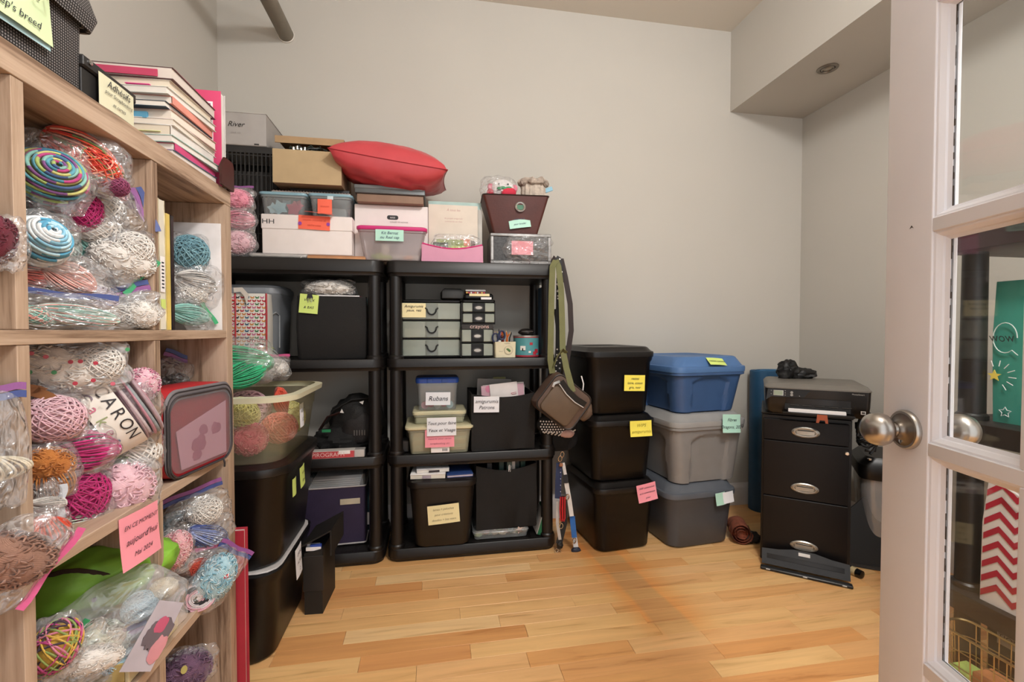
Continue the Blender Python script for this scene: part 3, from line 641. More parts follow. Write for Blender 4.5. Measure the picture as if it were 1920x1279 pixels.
PINK = ym('pink_yarn', ['#e493a6', '#e9a3b3', '#df8a9e'], 9); PALEP = ym('pale_pink_yarn', ['#d9aeb8', '#e0bcc4'], 9); MAG = ym('magenta_yarn', ['#b52a6c', '#c03678', '#a82362'], 9)
WHT = ym('white_yarn', ['#dcd6cf', '#e6e1da', '#d0c9c2'], 9); CORAL = ym('coral_yarn', ['#e0766e', '#e98d84'], 9); CORALL = ym('light_coral_yarn', ['#eba89d', '#f0bdb2'], 9)
LBW = ym('blue_white_yarn', ['#e6ecee', '#8cc0d6', '#b9d9e4', '#5ea5c4', '#f2f4f4'], 22); MULTI = ym('rainbow_yarn', ['#4c8c9e', '#b8467f', '#a5b76a', '#4a628c', '#86b9ae', '#85558a', '#c9c67c', '#5f9fb0'], 17)
REDV = ym('red_green_yarn', ['#c8402f', '#d8523a', '#6e7d4a', '#b5302b', '#e2a08a'], 14); PURP = ym('plum_yarn', ['#7d3656', '#94486a'], 9); BLUG = ym('grey_blue_yarn', ['#6e97a3', '#7fa8b2', '#648c99'], 9)
GREYW = ym('grey_white_yarn', ['#c2bfbb', '#dad6d2', '#a8a5a1'], 12); MINT = ym('mint_yarn', ['#8cc3b8', '#a3d1c6'], 9); MINTC = ym('mint_coral_yarn', ['#9fcabd', '#e79a90', '#dfe3d8', '#84b9ac'], 14)
ORANGE = ym('copper_yarn', ['#b56f35', '#c98546', '#9d5c2a'], 9); GREENY = ym('sage_yarn', ['#8d9c74', '#a3b088', '#7b8a63'], 9); REDO = ym('red_orange_yarn', ['#cc4a36', '#d95a44'], 9)
CREAM = ym('cream_yarn', ['#d9ceb4', '#e3dac4'], 9); BROWN = ym('brown_yarn', ['#8a6656', '#9b7767', '#7b5a4b'], 9); PURF = ym('purple_yarn', ['#6d5068', '#82637c', '#5b4057'], 9)
EMER = ym('green_yarn', ['#37b07a', '#2fa06d', '#44bd88'], 9); PINKV = ym('pink_mix_yarn', ['#d68aa0', '#e7c3cb', '#b9748c', '#ecd9dc'], 26); BOHO = ym('fair_yarn', ['#c24a86', '#d9b24f', '#4a3b4a', '#8fa45c', '#d8849f'], 17)
BLUEY = ym('sky_yarn', ['#a9cfe0', '#bcdbe8'], 9); NAVY = ym('blue_mix_yarn', ['#4c5a92', '#7d8cc0', '#a9b4dc', '#3d4673'], 18); BLKY = ym('black_yarn', ['#2a2826', '#3a3735'], 9); MAROON = ym('maroon_yarn', ['#5d2430', '#6e2d3a'], 9)
YEL = ym('pale_yellow_yarn', ['#d9d58e', '#e2dfa2', '#cfca80'], 9)

# ------------------------------------------------------------------ on top of the two resin units
T3 = UL[3]+.0045
def carton(name, label, cat, loc, rz, w, d, h, mat, lid=None, lh=.05, group=None, over=.003, r=.003):
    t = thing(name, label, cat, loc, rz, group)
    MB().rbox(-w/2, w/2, -d/2, d/2, 0, h if not lid else h-.004, r).build('box_body', mat, t)
    if lid: MB().rbox(-w/2-over, w/2+over, -d/2-over, d/2+over, h-lh, h, r).build('lid', lid, t)
    return t
def span(u0, u1, v, Y): a, b = at(u0, v, Y), at(u1, v, Y); return (a.x+b.x)/2, b.x-a.x
KRAFT = P('#a98a66', .8, var=.07, nscale=30); KRAFTD = P('#8d6f52', .85, var=.08); WBOX = P('#e6dcd8', .65, var=.03); GBOX = P('#a39d98', .6, var=.05)
# flat folder and cardboard under the boxes
cx, w_ = span(470, 575, 480, 2.165); t = thing('wrapped_tray', 'flat grey shrink-wrapped tray at the front edge under the long white box', 'tray', (cx, 2.30, T3), 0)
MB().rbox(-w_/2, w_/2, -.135, .1, 0, .016, .004, .01).build('tray', P('#b3aea6', .35, .1, var=.15), t); MB().rbox(-w_/2-.01, w_/2+.004, -.138, .1, .0005, .0195, .006, .012).build('shrink_film', FILM2, t); MB().tube([(w_/2-.02, -.14, .006), (w_/2-.025, -.146, -.004), (w_/2-.045, -.147, -.015)], .0018, 5).build('film_tail', P('#c9c6c2', .4), t)
cx2, w2 = span(576, 685, 482, 2.16); t = thing('flat_carton', 'flat brown cardboard sheet pack sticking out under the long white box', 'carton', (cx2, 2.30, T3), 0)
MB().rbox(-w2/2, w2/2, -.14, .1, 0, .011, .001).build('sheet', P('#c08b62', .8), t); MB().rbox(-w2/2+.002, w2/2-.004, -.138, .1, .0112, .015, .001).build('sheet', P('#a87752', .8), t)
zH = T3+.0205
cx, w_ = span(490, 661, 440, 2.19); zt_ = at(575, 404, 2.19).z
hh = carton('shoe_box', 'long white shoe box with black double letter mark and orange label', 'box', (cx, 2.335, zH), 0, w_-.006, .29, zt_-zH, WBOX, WBOX, .066)
text('HH', .030, P('#14181c', .6), hh, (-w_/2+.030, -.149, zt_-zH-.034), sx=1.25)
n_ = note(hh, .135, .062, (.03, -.1505, zt_-zH-.033), NOTE_O, ['tuques, mitaines et', 'cache-cous'], 0, 2, size=.013, curl=.0, ink=P('#c4452f', .7))
for sx in (-1, 1): MB().lathe([(.008, 0), (.008, -.001), (0, -.001)], 12, (sx*.06, -.002, -.005+sx*.002), 'y').build('sticker', P('#8d3fa0', .5), n_)
note(hh, .12, .03, (.055, -.172, zt_-zH+.006), NOTE_O, [], 0, 6, -75, name='folded_note', curl=.0)
zH2 = zt_+.0005
LBL = P('#86aab8', .4, var=.04)
def lidbox(label, u0, u1, Y, z0, vt, d, lidm, wallm, group=None, name='clear_lidded_box', taper=.88, lid_over=.008, rz=0, yc=None, lt=.012):
    cx, w_ = span(u0, u1, 400, Y); zt_ = at((u0+u1)/2, vt, Y).z; h = zt_-z0
    t = thing(name, label, 'storage box', (cx, Y+d/2, z0), rz, group); w_ -= 2*lid_over
    MB().loft([rr(w_*taper, d*taper, .015, .0, 5), rr(w_*taper+.004, d*taper+.004, .017, .003, 5), rr(w_*.985, d*.985, .018, h-lt-.014, 5), rr(w_+.004, d+.004, .02, h-lt-.012, 5), rr(w_+.004, d+.004, .02, h-lt, 5)]).build('tub', wallm, t)
    MB().loft([rr(w_+.010, d+.010, .022, h-lt*1.2, 5), rr(w_+2*lid_over, d+2*lid_over, .024, h-lt*.9, 5), rr(w_+2*lid_over, d+2*lid_over, .024, h-lt*.3, 5), rr(w_, d, .02, h, 5), rr(w_-.03, d-.03, .01, h-.002, 5)]).build('lid', lidm, t)
    return t, w_, d, h
t, w_, d, h = lidbox('clear box with light blue lid holding teal felt pieces', 484, 576, 2.205, zH2, 360, .20, LBL, CLEARBOX)
for i, (x, z, s, c_) in enumerate(((-.02, .035, .035, '#8fb3bd'), (-.05, .03, .028, '#9fb9c0'), (.035, .035, .036, '#a82f49'), (.05, .055, .026, '#b93d55'), (0, .055, .028, '#86a6b0'))):
    mb = MB(); mb.prism([(s*(1 if k % 2 else .62)*math.cos(k*.63+i), s*(1 if k % 2 else .62)*math.sin(k*.63+i)) for k in range(10)], -.004, .004).xf(Matrix.Translation((x, -.072+.008*i, z+.006)) @ Matrix.Rotation(R(12), 4, 'X')).build('felt_piece', P(c_, .9), t)
t, w_, d, h = lidbox('clear box with light blue lid and an orange note stuck on', 577, 661, 2.205, zH2, 363, .20, LBL, CLEARBOX)
MB().rbox(-.06, .06, -.06, .06, .004, .05, .004).build('dark_contents', P('#6c7270', .7), t)
note(t, .062, .066, (-.022, -.108, h*.42), NOTE_O, ['boutons'], 0, 0, size=.011, curl=.0, ink=P('#c4452f', .7)); MB().rbox(-.012, .014, -.1065, -.103, h-.03, h-.012, .002).build('latch', P('#c5d3d6', .4), t)
zN = zH2+at(530, 360, 2.205).z-zH2
t = thing('spiral_notebook', 'spiral notebook and black folder lying on the two blue lidded boxes', 'notebook', (at(583, 356, 2.21).x, 2.31, zN+.0012), 0)
MB().rbox(-.17, .17, -.09, .09, 0, .008, .001).build('pages', P('#c9bfb6', .8), t); MB().rbox(-.17, .17, -.088, .092, .0082, .0105, .0008).build('cover', P('#7e5a50', .6), t)
ring = MB().tube([(0, -.091+.006*math.cos(a), .005+.006*math.sin(a)) for a in [2*math.pi*k/10 for k in range(10)]], .0012, 5, closed=True).mesh('wire_ring')
for k in range(26): obj('wire_ring', ring, P('#cfc3bd', .3, .8), t, (-.16+.0128*k, 0, 0))
t = thing('black_folder', 'black folder lying under the open cardboard box', 'folder', (at(598, 350, 2.22).x, 2.33, zN+.0128), 0); MB().rbox(-.13, .13, -.09, .09, 0, .018, .002).build('cover', P('#191716', .45), t); MB().box(-.126, .126, -.086, .0895, .005, .013).build('pages', P('#3d3a38', .6), t, smooth=False)
# open cardboard box
zC = zN+.0316; cx, w_ = span(511, 640, 310, 2.17); zt_ = at(575, 282, 2.17).z; h = zt_-zC
t = thing('cardboard_box', 'open tan cardboard box of cables with its lid flap raised', 'box', (cx, 2.17, zC), 0)
D_ = .25; KB = P('#b39a75', .75, var=.05)
MB().box(-w_/2, w_/2, 0, .004, 0, h).build('front_wall', KB, t, smooth=False); MB().box(-w_/2, w_/2, D_-.004, D_, 0, h).build('back_wall', KRAFTD, t, smooth=False)
for s in (-1, 1): MB().box(s*w_/2-(.004 if s > 0 else 0), s*w_/2+(0 if s > 0 else .004), .0041, D_-.0041, 0, h).build('side_wall', KRAFTD, t, smooth=False)
MB().box(-w_/2+.004, w_/2-.004, .004, D_-.004, 0, .004).build('bottom', KRAFTD, t, smooth=False)
zl = at(575, 251, 2.17).z-zC
lid = MB().prism([(-w_/2-.004, h), (w_/2+.006, h-.002), (w_/2+.004, zl-.004), (-w_/2-.002, zl+.006)], D_+.001, D_+.005)
lid.box(-w_/2-.004, w_/2+.004, .05, D_+.004, zl-.003, zl+.003); lid.build('raised_lid', KRAFTD, t, smooth=False); MB().box(-w_/2-.004, w_/2+.004, .045, .05, zl-.028, zl+.003).build('lid_lip', KRAFT, t, smooth=False)
rg = random.Random(8)
for k in range(6):
    pts = [(-.09+.04*q*.55+rg.uniform(-.02, .02), .02+rg.uniform(0, .03), h+rg.uniform(.0, .03)) for q in range(8)]; MB().tube(pts, .004, 6).build('cable', P(rg.choice(['#1d2420', '#26302a', '#111111']), .4), t)
for k in range(4): MB().lathe([(.006, 0), (.006, .014), (.003, .016)], 10, (-.06+.015*k, .01+.004*k, h+.006*(k % 2)), 'z').build('plug', CHROME, t)
# black lattice crate with shoe box on it, at the left end
cx, w_ = span(432, 512, 330, 2.24); w_ = .27; cx = at(512, 330, 2.24).x-w_/2
zc1 = at(470, 274, 2.24).z; hc = zc1-T3
t = thing('lattice_crate', 'black plastic lattice crate under the grey shoe box', 'crate', (cx, 2.37, T3), 0)
BC = P('#1c1a19', .5)
for z, th in ((0, .012), (hc-.03, .029)): 
    for a, b_ in (((-w_/2, w_/2), (-.13, -.12)), ((-w_/2, w_/2), (.12, .13)), ((-w_/2, -w_/2+.01), (-.12, .12)), ((w_/2-.01, w_/2), (-.12, .12))): MB().box(a[0], a[1], b_[0], b_[1], z, z+th).build('rail', BC, t, smooth=False)
vb = MB().box(-.0025, .0025, -.003, .003, .012, hc-.03).mesh('bar', False); hb = MB().box(-w_/2, w_/2, -.002, .002, -.0022, .0022).mesh('bar', False); hb2 = MB().box(-.002, .002, -.12, .12, -.0022, .0022).mesh('bar', False)
for k in range(15): obj('bar', vb, BC, t, (-w_/2+.012+(w_-.024)*k/14, -.126, 0))
for k in range(11): obj('bar', vb, BC, t, (w_/2-.006, -.12+.024*k, 0))
for k in range(6): obj('bar', hb, BC, t, (0, -.126, .03+(hc-.07)*k/5)); obj('bar', hb2, BC, t, (w_/2-.006, 0, .03+(hc-.07)*k/5))
MB().box(-w_/2+.02, w_/2-.02, -.09, .11, .013, hc*.8).build('dark_contents', P('#3a3735', .9), t, smooth=False)
wS = .34; xs = at(498, 240, 2.23).x-wS/2; zs = at(470, 211, 2.23).z-zc1
t = carton('shoe_box', 'grey shoe box with script lettering on the black lattice crate', 'box', (xs, 2.36, zc1), 0, wS, .25, zs, GBOX, None)
text('River', .032, P('#26221f', .6), t, (wS/2-.125, -.1275, zs*.62), shear=.35); text('SHOE  CO', .009, P('#8a857f', .6), t, (wS/2-.125, -.1275, zs*.36)); MB().box(wS/2-.05, wS/2-.03, -.1262, -.125, .004, .010).build('hand_hole', P('#2d2926', .7), t, smooth=False); MB().box(-wS/2-.002, wS/2+.002, -.1268, .1258, zs-.002, zs+.0005).build('lid_edge', P('#b7b1ab', .6), t, smooth=False)
# pink yarn bags
for k, (u, v, rw, rh, zz, lab) in enumerate(((447, 455, 30, 25, None, 'bag of dusky pink yarn, lowest of the pink pile by the crate'), (450, 412, 27, 22, None, 'flat bag of rose pink yarn in the middle of the pink pile'), (447, 375, 26, 22, ZP, 'bag of pink yarn with purple zip topping the pink pile'))):
    p = at(u, v, 2.185); s = 1/ppm(p)
    ybag(lab, p, (rw*s*1.15, .05, rh*s*1.15), (0, 0, 0), [(0, 0, 0, rw*s*.9, .04, rh*s*.85, (PALEP, PINK, PINK)[k], ('fuzzy', 'skein', 'fuzzy')[k])], k, zz, 'pink yarn bags on the resin unit', bow=.1)
# white box with mark, grey flat boxes, cushion
cx, w_ = span(664, 806, 410, 2.24); zt_ = at(735, 384, 2.24).z
wb = carton('shoe_box', 'white shoe box with small oval black mark behind the pink-lidded bin', 'box', (cx, 2.37, T3), 0, w_, .24, zt_-T3, WBOX, None)
lg = MB().loft([[(x, y_, z) for x, z, _ in [(p[0], p[1], 0) for p in rr(.052, .020, .009, 0, 4)]] for y_ in (-.1215, -.1203)]).build('mark', P('#161414', .5), wb, (.0, 0, zt_-T3-.058)); text('asics', .013, WHITE, lg, (0, -.1225, 0)); text('COURT FF NOVAK', .010, P('#8d8783', .6), wb, (.03, -.1222, zt_-T3-.080))
cx, w_ = span(665, 797, 370, 2.20); z1 = zt_; zt2 = at(730, 349, 2.20).z
t = thing('flat_box', 'flat grey box with open brown underside below the red cushion', 'box', (cx, 2.315, z1+.0005), 0, ry=-0)
hb_ = zt2-z1; MB().rbox(-w_/2+.008, w_/2-.008, -.105, .12, 0, hb_*.5, .002).build('tray', P('#8a6e5b', .7), t); MB().rbox(-w_/2, w_/2, -.115, .125, hb_*.5+.0003, hb_, .003).build('lid', P('#5d6060', .4, .3), t); MB().rbox(-w_/2-.002, w_/2-.012, -.117, .127, hb_*.78, hb_+.0008, .002).build('lid_wrap', P('#6f7171', .35, .3), t)
def cushion(w, d, h, seed, n=34):
    mb = MB()
    def f(s):
        def fn(u, v):
            x, y = 2*u-1, 2*v-1; e = (max(0, 1-abs(x)**2.2)*max(0, 1-abs(y)**2.2))**.42
            q = Vector((x*2.2, y*2.2, s*.4+seed)); cr = (1-2*abs(noise.noise(q*1.6)))*.06*e*(1 if s > 0 else 1.6)*(.5+.5*max(abs(x), abs(y)))
            sx_ = 1-.07*(1-y*y)*x*x; return (x*w/2*(1-.06*(1-y*y)), y*d/2*(1-.06*(1-x*x)), s*(h/2)*e*(1 if s > 0 else .9)+cr*h*.5*s)
        return fn
    mb.grid(n, n, f(1)); mb.grid(n, n, f(-1)); return mb
cL, cR = at(620, 300, 2.14), at(838, 345, 2.14)
t = thing('cushion', 'shiny red cushion lying on the flat grey box', 'cushion', ((cL.x+cR.x)/2, 2.25, zt2+.088), 0, ry=7)
cm = P('#bf454b', .36, var=.05, bump=.25, bscale=22); wC = (cR.x-cL.x)*1.02
cb_ = cushion(wC, .30, .215, 2).build('cover', cm, t)
seam = [(wC/2*x*(1-.06*(1-y*y)), (.15)*y*(1-.06*(1-x*x)), 0) for x, y in [(-1+2*k/12, -1) for k in range(13)]+[(1, -1+2*k/8) for k in range(1, 9)]+[(1-2*k/12, 1) for k in range(1, 13)]+[(-1, 1-2*k/8) for k in range(1, 8)]]
MB().tube(seam, .0022, 5, closed=True).build('seam', P('#8f1f2a', .4), t)
# clear bin with pink lid
PKL = P('#cc2f77', .4, var=.04)
cx, w_ = span(668, 800, 450, 2.165); zt_ = at(735, 424, 2.165).z
t, w_, d, h = lidbox('clear bin with magenta lid, mint note and craft tubes inside', 667, 801, 2.165, T3, 424, .065, PKL, PINKBOX, taper=.82, lt=.016)
note(t, .125, .052, (-.01, -.044, h-.045), NOTE_M, ['Kit Bernat', 'ou Real cap'], 0, 0, size=.018, curl=.01, ink=INKBLUE)
MB().lathe([(.022, 0), (.022, .075)], 16, (-.035, 0, .006)).build('paper_tube', P('#c6bcae', .8), t); MB().lathe([(.014, -.02), (.014, .10)], 14, (.02, .0, .018), 'x').build('spool', P('#c7c1ba', .6), t); blob(.05, .02, .018, 5, .2).xf(Matrix.Translation((-.05, -.005, .018))).build('green_cloth', P('#9fb85c', .8), t); blob(.03, .02, .014, 6, .2).xf(Matrix.Translation((.07, -.0, .016))).build('peach_cloth', P('#d9a58c', .8), t)
# pink magazine file with papers
cx, w_ = span(790, 906, 480, 2.165); PKF = P('#cc8ca6', .5, var=.04)
t = thing('magazine_file', 'pink curved-front file box full of papers and craft kits', 'file box', (cx, 2.165, T3), 0)
w_ = w_; zf = at(848, 464, 2.165).z-T3; zc_ = at(800, 456, 2.165).z-T3
mb = MB(); pf = [(-w_/2, 0), (w_/2, 0), (w_/2*.97, zc_)]+[(w_/2*.97*(1-2*k/10), zc_-(zc_-zf+.006)*math.sin(math.pi*k/10)) for k in range(1, 10)]+[(-w_/2*.97, zc_)]
mb.prism(pf, 0, .003).build('front', PKF, t); MB().tube([(x, .001, z) for x, z in pf[2:]], .0035, 6).build('edge_trim', P('#d02f76', .5), t)
for s in (-1, 1): MB().box(s*w_/2*.985-.0015, s*w_/2*.985+.0015, .0032, .20, 0, zc_*.95).build('side_wall', PKF, t, smooth=False)
MB().box(-w_/2*.98, w_/2*.98, .0035, .2, 0, .003).build('base', PKF, t, smooth=False)
pl_, pr_ = at(803, 400, 2.22), at(908, 400, 2.22); zt_ = at(850, 377, 2.22).z
t = thing('papers', 'letter and teal edged papers standing in the pink file box', 'papers', ((pl_.x+pr_.x)/2, 2.22, T3+.0035), 0)
wp = (pr_.x-pl_.x); hp = zt_-T3-.0035
MB().rbox(-wp/2, wp/2-.012, .03, .034, 0, hp+.004, .001).build('teal_folder', P('#a9c2bc', .6), t)
s_ = MB().rbox(-wp/2+.001, wp/2-.03, .020, .0235, 0, hp-.014, .0008).build('letter', P('#d9cdbf', .75, var=.04), t); MB().rbox(wp/2-.029, wp/2-.008, .024, .028, .0, hp-.03, .001).build('grey_card', P('#b6b2ab', .6), t)
for k, (s, z, q) in enumerate((('À tous les', .115, .016), ('les projets amigurumi', .075, .010), ('commencés et à finir', .060, .010))): text(s, q, P('#b98f8a', .8), s_, (-.014, .0195, hp-.014-.14+z), shear=.2)
MB().rbox(-wp/2+.004, wp/2-.02, .012, .016, 0, .085, .001).build('teal_card', P('#6fa3aa', .5), t)
ybag('clear bag of green and orange craft cards in front of the letter', (at(852, 445, 2.192).x, 2.192, T3+.078), (.115, .025, .062), (0, 0, 0), [], 2, None, 'craft bags on the resin unit', cat='craft bag', name='craft_bag')
kb = bpy.data.objects['craft_bag']
for x0, x1, z0, z1, c_, y_ in ((-.10, -.03, -.05, .018, '#2e3d24', .003), (-.085, .045, -.05, .034, '#8f9c4f', .006), (-.015, .06, -.05, .004, '#b9c95e', 0), (.03, .075, -.05, .038, '#d2795a', .008), (.078, .10, -.05, .03, '#5a3d2a', .004)): MB().rbox(x0, x1, y_-.0015, y_+.0015, z0, z1, .0005).build('craft_card', P(c_, .7, var=.25, nscale=40), kb)
# silver framed box, leatherette basket, plush and hat
cx, w_ = span(920, 1033, 465, 2.17); zt_ = at(975, 438, 2.17).z; h = zt_-T3
t = thing('silver_box', 'dark mesh box with riveted silver frame and pink note', 'box', (cx, 2.17, T3), -2)
SV = P('#8f8c89', .35, .8, var=.2, nscale=40); MESH = P('#3a3939', .45, .4, var=.4, nscale=120)
MB().box(-w_/2+.01, w_/2-.01, .006, .20, .006, h-.004).build('mesh_body', MESH, t, smooth=False)
for x0, x1, z0, z1 in ((-w_/2, w_/2, 0, .016), (-w_/2, w_/2, h-.014, h), (-w_/2, -w_/2+.015, .0162, h-.0142), (w_/2-.015, w_/2, .0162, h-.0142)):
    fr_ = MB().rbox(x0, x1, 0, .205, z0, z1, .002).build('frame_bar', SV, t)
for k in range(7): MB().lathe([(.003, -.0005), (.002, -.002)], 8, (-w_/2+.02+(w_-.04)*k/6, 0, .008), 'y').build('rivet', CHROME, t)
obj('plastic_film', FM[2], FILM, t, (.03, .02, h*.5), None, (w_*.42, .10, h*.5))
note(t, .105, .066, (.005, -.006, h*.52), NOTE_P, ['', ''], 0, 0, curl=.01); 
for x, z in ((.035, .02), (.042, .004), (.03, -.018), (-.036, .01), (-.036, -.015), (.04, .012)): text('•', .02, P('#70404e', .6), t.children[-1], (x, -.0035, z))
zb_ = zt_+.001; zt2 = at(965, 369, 2.20).z; hB_ = zt2-zb_
LEA = P('#4c2018', .5, var=.12, bump=.1, bscale=120)
cx, w0 = span(928, 1010, 437, 2.19); _, w1 = span(905, 1028, 372, 2.19)
t = thing('leatherette_basket', 'dark brown leatherette basket with steel ring grip', 'basket', (cx-.002, 2.27, zb_), -3)
mb = MB(); mb.loft([rr(w0, .15, .012, 0, 4), rr(w1, .20, .014, hB_, 4), rr(w1-.008, .192, .010, hB_, 4), rr(w0-.006, .14, .010, .006, 4)]).build('shell', LEA, t)
MB().tube([p for p in rr(w1, .20, .014, hB_, 4)], .003, 5, closed=True).build('rim_welt', P('#231210', .5), t)
tl = math.degrees(math.atan2(.025, hB_)); gy = -.075-.025*.72
rgm = MB().lathe([(.017, -.001), (.024, -.002), (.026, -.005), (.022, -.007), (.017, -.005)], 28, (0, 0, 0), 'y', False); rgm.build('grip_ring', STEEL, t, (.02, gy-.001, hB_*.70), (R(-tl), 0, 0)); MB().lathe([(.0175, -.0002), (.0175, -.0012), (0, -.0012)], 28, (0, 0, 0), 'y').build('grip_hole', P('#4e7a62', .7), t, (.02, gy-.001, hB_*.70), (R(-tl), 0, 0))
note(t, .105, .065, (.018, gy+.009, hB_*.33), NOTE_M, ['coton et fil', 'pour broder'], 0, -8, -tl, size=.012, ink=INKBLUE, curl=.01)
p = Vector((at(940, 352, 2.24).x, 2.25, zt2+.024)); s = 1/ppm(p)
t = thing('plush_bag', 'clear bag holding a small white plush with red strawberry', 'plush', (p.x, p.y, p.z))
PW2 = P('#e6e0dd', .9, bump=.3, bscale=150); blob(.048, .035, .038, 2, .03, 1).xf(Matrix.Translation((.005, 0, .018))).build('plush_body', PW2, t)
blob(.030, .018, .020, 3, .03, 1).xf(Matrix.Translation((.026, -.030, .0))).build('strawberry', P('#c22a41', .8), t); blob(.014, .012, .016, 4, .03, 1).xf(Matrix.Translation((-.045, -.02, -.002))).build('strawberry', P('#c22a41', .8), t)
for sx in (-1, 1): blob(.012, .006, .014, 6, .03, 1).xf(Matrix.Translation((.005+sx*.048, -.01, .022))).build('ear', P('#dd7f92', .85), t); MB().lathe([(.003, 0), (.002, -.002)], 8, (.005+sx*.018, -.0355, .030), 'y').build('eye', INK, t)
for k in range(4): blob(.012, .006, .006, 8+k, .1, 1).xf(Matrix.Translation((-.01+.012*k, -.037, .012+.003*(k % 2)))).build('leaf', P('#4f8d63', .8), t)
obj('plastic_film', FM[4], FILM, t, (-.012, 0, .022), None, (.075, .08, .045))
p = Vector((at(1001, 352, 2.24).x, 2.255, zt2+.022))
t = thing('knit_hat', 'cream knitted hat with fluffy turned brim in the brown basket', 'hat', p); HK = P('#b9ab9d', .95, var=.2, nscale=60, bump=.7, bscale=130)
mb = MB(); nn = 48; rib = lambda r_, z, a=.05: [(r_*(1+a*math.cos(k*math.pi*2/nn*16))*math.cos(2*math.pi*k/nn), r_*.8*(1+a*math.cos(k*math.pi*2/nn*16))*math.sin(2*math.pi*k/nn), z) for k in range(nn)]
mb.loft([rib(.046, -.02), rib(.048, .0), rib(.047, .03), rib(.042, .05), rib(.03, .062), rib(.005, .066)]).build('crown', HK, t)
mb = MB().tube([(.049*math.cos(a), .04*math.sin(a), .048+.003*math.sin(a*5)) for a in [2*math.pi*k/24 for k in range(24)]], [.012+.004*math.sin(k*2.3) for k in range(24)], 8, closed=True).build('fluffy_brim', P('#a99a8d', .95, var=.3, nscale=80, bump=.9, bscale=100), t)
MB().rbox(.05, .08, -.012, -.006, -.004, .012, .001).xf(Matrix.Rotation(R(-20), 4, 'Y')).build('tag', P('#86b4c8', .6), t)
bpy.data.objects['knit_hat'].scale = (1.3, 1.2, 1.35); bpy.data.objects['plush_bag'].scale = (1.25, 1.1, 1.3)

# ------------------------------------------------------------------ bins stacked between cube shelf and resin unit
t = tote('storage_bin', 'black bin on the floor at the bottom of the stack beside the cube shelf', (-.72, 1.765, 0), 0, .46, .47, .300, BLK2, None, taper=.86, r=.07, style='plain', cat='bin', lid_h=0.0001, rimd=.03)
MB().rbox(-.21, .222, -.215, .22, .3002, .3062, .002, .06).build('white_sheet', P('#c9c4c2', .5), t)
note(t, .07, .11, (.235, -.02, .245), NOTE_W, ['LAINE', 'ACRYL', '2'], 90, -4, size=.018, curl=.06)
t = tote('storage_bin', 'black lidded bin in the middle of the stack beside the cube shelf', (-.71, 1.765, .3065), 0, .49, .48, .344, BLK2, LIDB, taper=.84, r=.08, lid_taper=.93, cat='bin', lid_h=.014)
note(t, .055, .075, (.238, -.01, .245), NOTE_L, ['vert', 'lime'], 90, -6, size=.016, curl=.05); note(t, .04, .06, (.236, -.10, .235), NOTE_L, [], 90, 0, curl=.03)
FRB = film('frosted_yellow_plastic', '#dcd6b4', .17, .2, .06, 5)
zT = .3065+.344+.0005; hT = .873-zT
t = thing('yarn_bin', 'frosted translucent bin heaped with wool on top of the black bins', 'bin', (-.695, 1.765, zT)); W_, D_ = .49, .47
MB().loft([rr(W_*.82, D_*.84, .07, .0, 6), rr(W_*.84, D_*.86, .08, .004, 6), rr(W_*.92, D_*.94, .09, hT*.66, 6), rr(W_*.935, D_*.955, .09, hT*.67, 6), rr(W_*.95, D_*.97, .09, hT-.02, 6)], True, False).build('tub', FRB, t)
MB().loft([rr(W_*.95, D_*.97, .09, hT-.020, 6), rr(W_+.02, D_+.02, .10, hT-.020, 6), rr(W_+.024, D_+.024, .10, hT-.003, 6), rr(W_*.95, D_*.97, .09, hT, 6)], False, False).build('rim', P('#cfcbb0', .4, var=.04), t)
note(t, .045, .085, (.226, -.02, .125), NOTE_W, ['VERT', '1/2'], 90, -3, size=.018, curl=.03)
for i, (x, y, z, r1, r2, mt, kd) in enumerate(((-.06, -.14, .075, .075, .062, YEL, 'fuzzy'), (.095, -.14, .07, .055, .052, ym('hot_pink_yarn', ['#d0587c', '#e28aa2', '#c24a70'], 14), 'fuzzy'), (.075, -.135, .155, .07, .048, YEL, 'ball2'), (-.10, -.135, .16, .07, .05, CORAL, 'fuzzy'), (-.02, -.14, .19, .07, .04, EMER, 'fuzzy'), (.15, -.02, .08, .055, .06, CORAL, 'ball'), (.15, .11, .09, .06, .06, YEL, 'fuzzy'), (.145, .02, .17, .055, .045, REDO, 'skein'), (-.13, .05, .09, .07, .07, GREENY, 'fuzzy'), (.0, .08, .12, .09, .08, PALEP, 'ball'))):
    obj('yarn', YM[kd], mt, t, (x, y, z), (0, .3*i, .7*i), (r1, r1*.62, r2))
ybag('bag of bright green yarn on top of the frosted bin', (-.685, 1.70, .965), (.16, .13, .085), (-12, -6, 0), [(.0, -.01, .012, .13, .10, .055, EMER, 'skein', (0, 6, 10)), (-.07, -.05, -.03, .07, .06, .048, EMER, 'skein', (0, 20, 60)), (.065, -.055, -.03, .065, .05, .045, EMER, 'skein', (0, -20, 20)), (.0, -.07, -.035, .05, .05, .04, EMER, 'fuzzy')], 1, None, 'bags of yarn in the resin unit')
ybag('small clear bag of white fluff behind the green yarn', (-.60, 1.88, .935), (.06, .05, .05), (0, 0, 0), [(0, 0, 0, .045, .035, .035, WHT, 'fuzzy')], 3, ZK, 'bags of yarn in the resin unit')
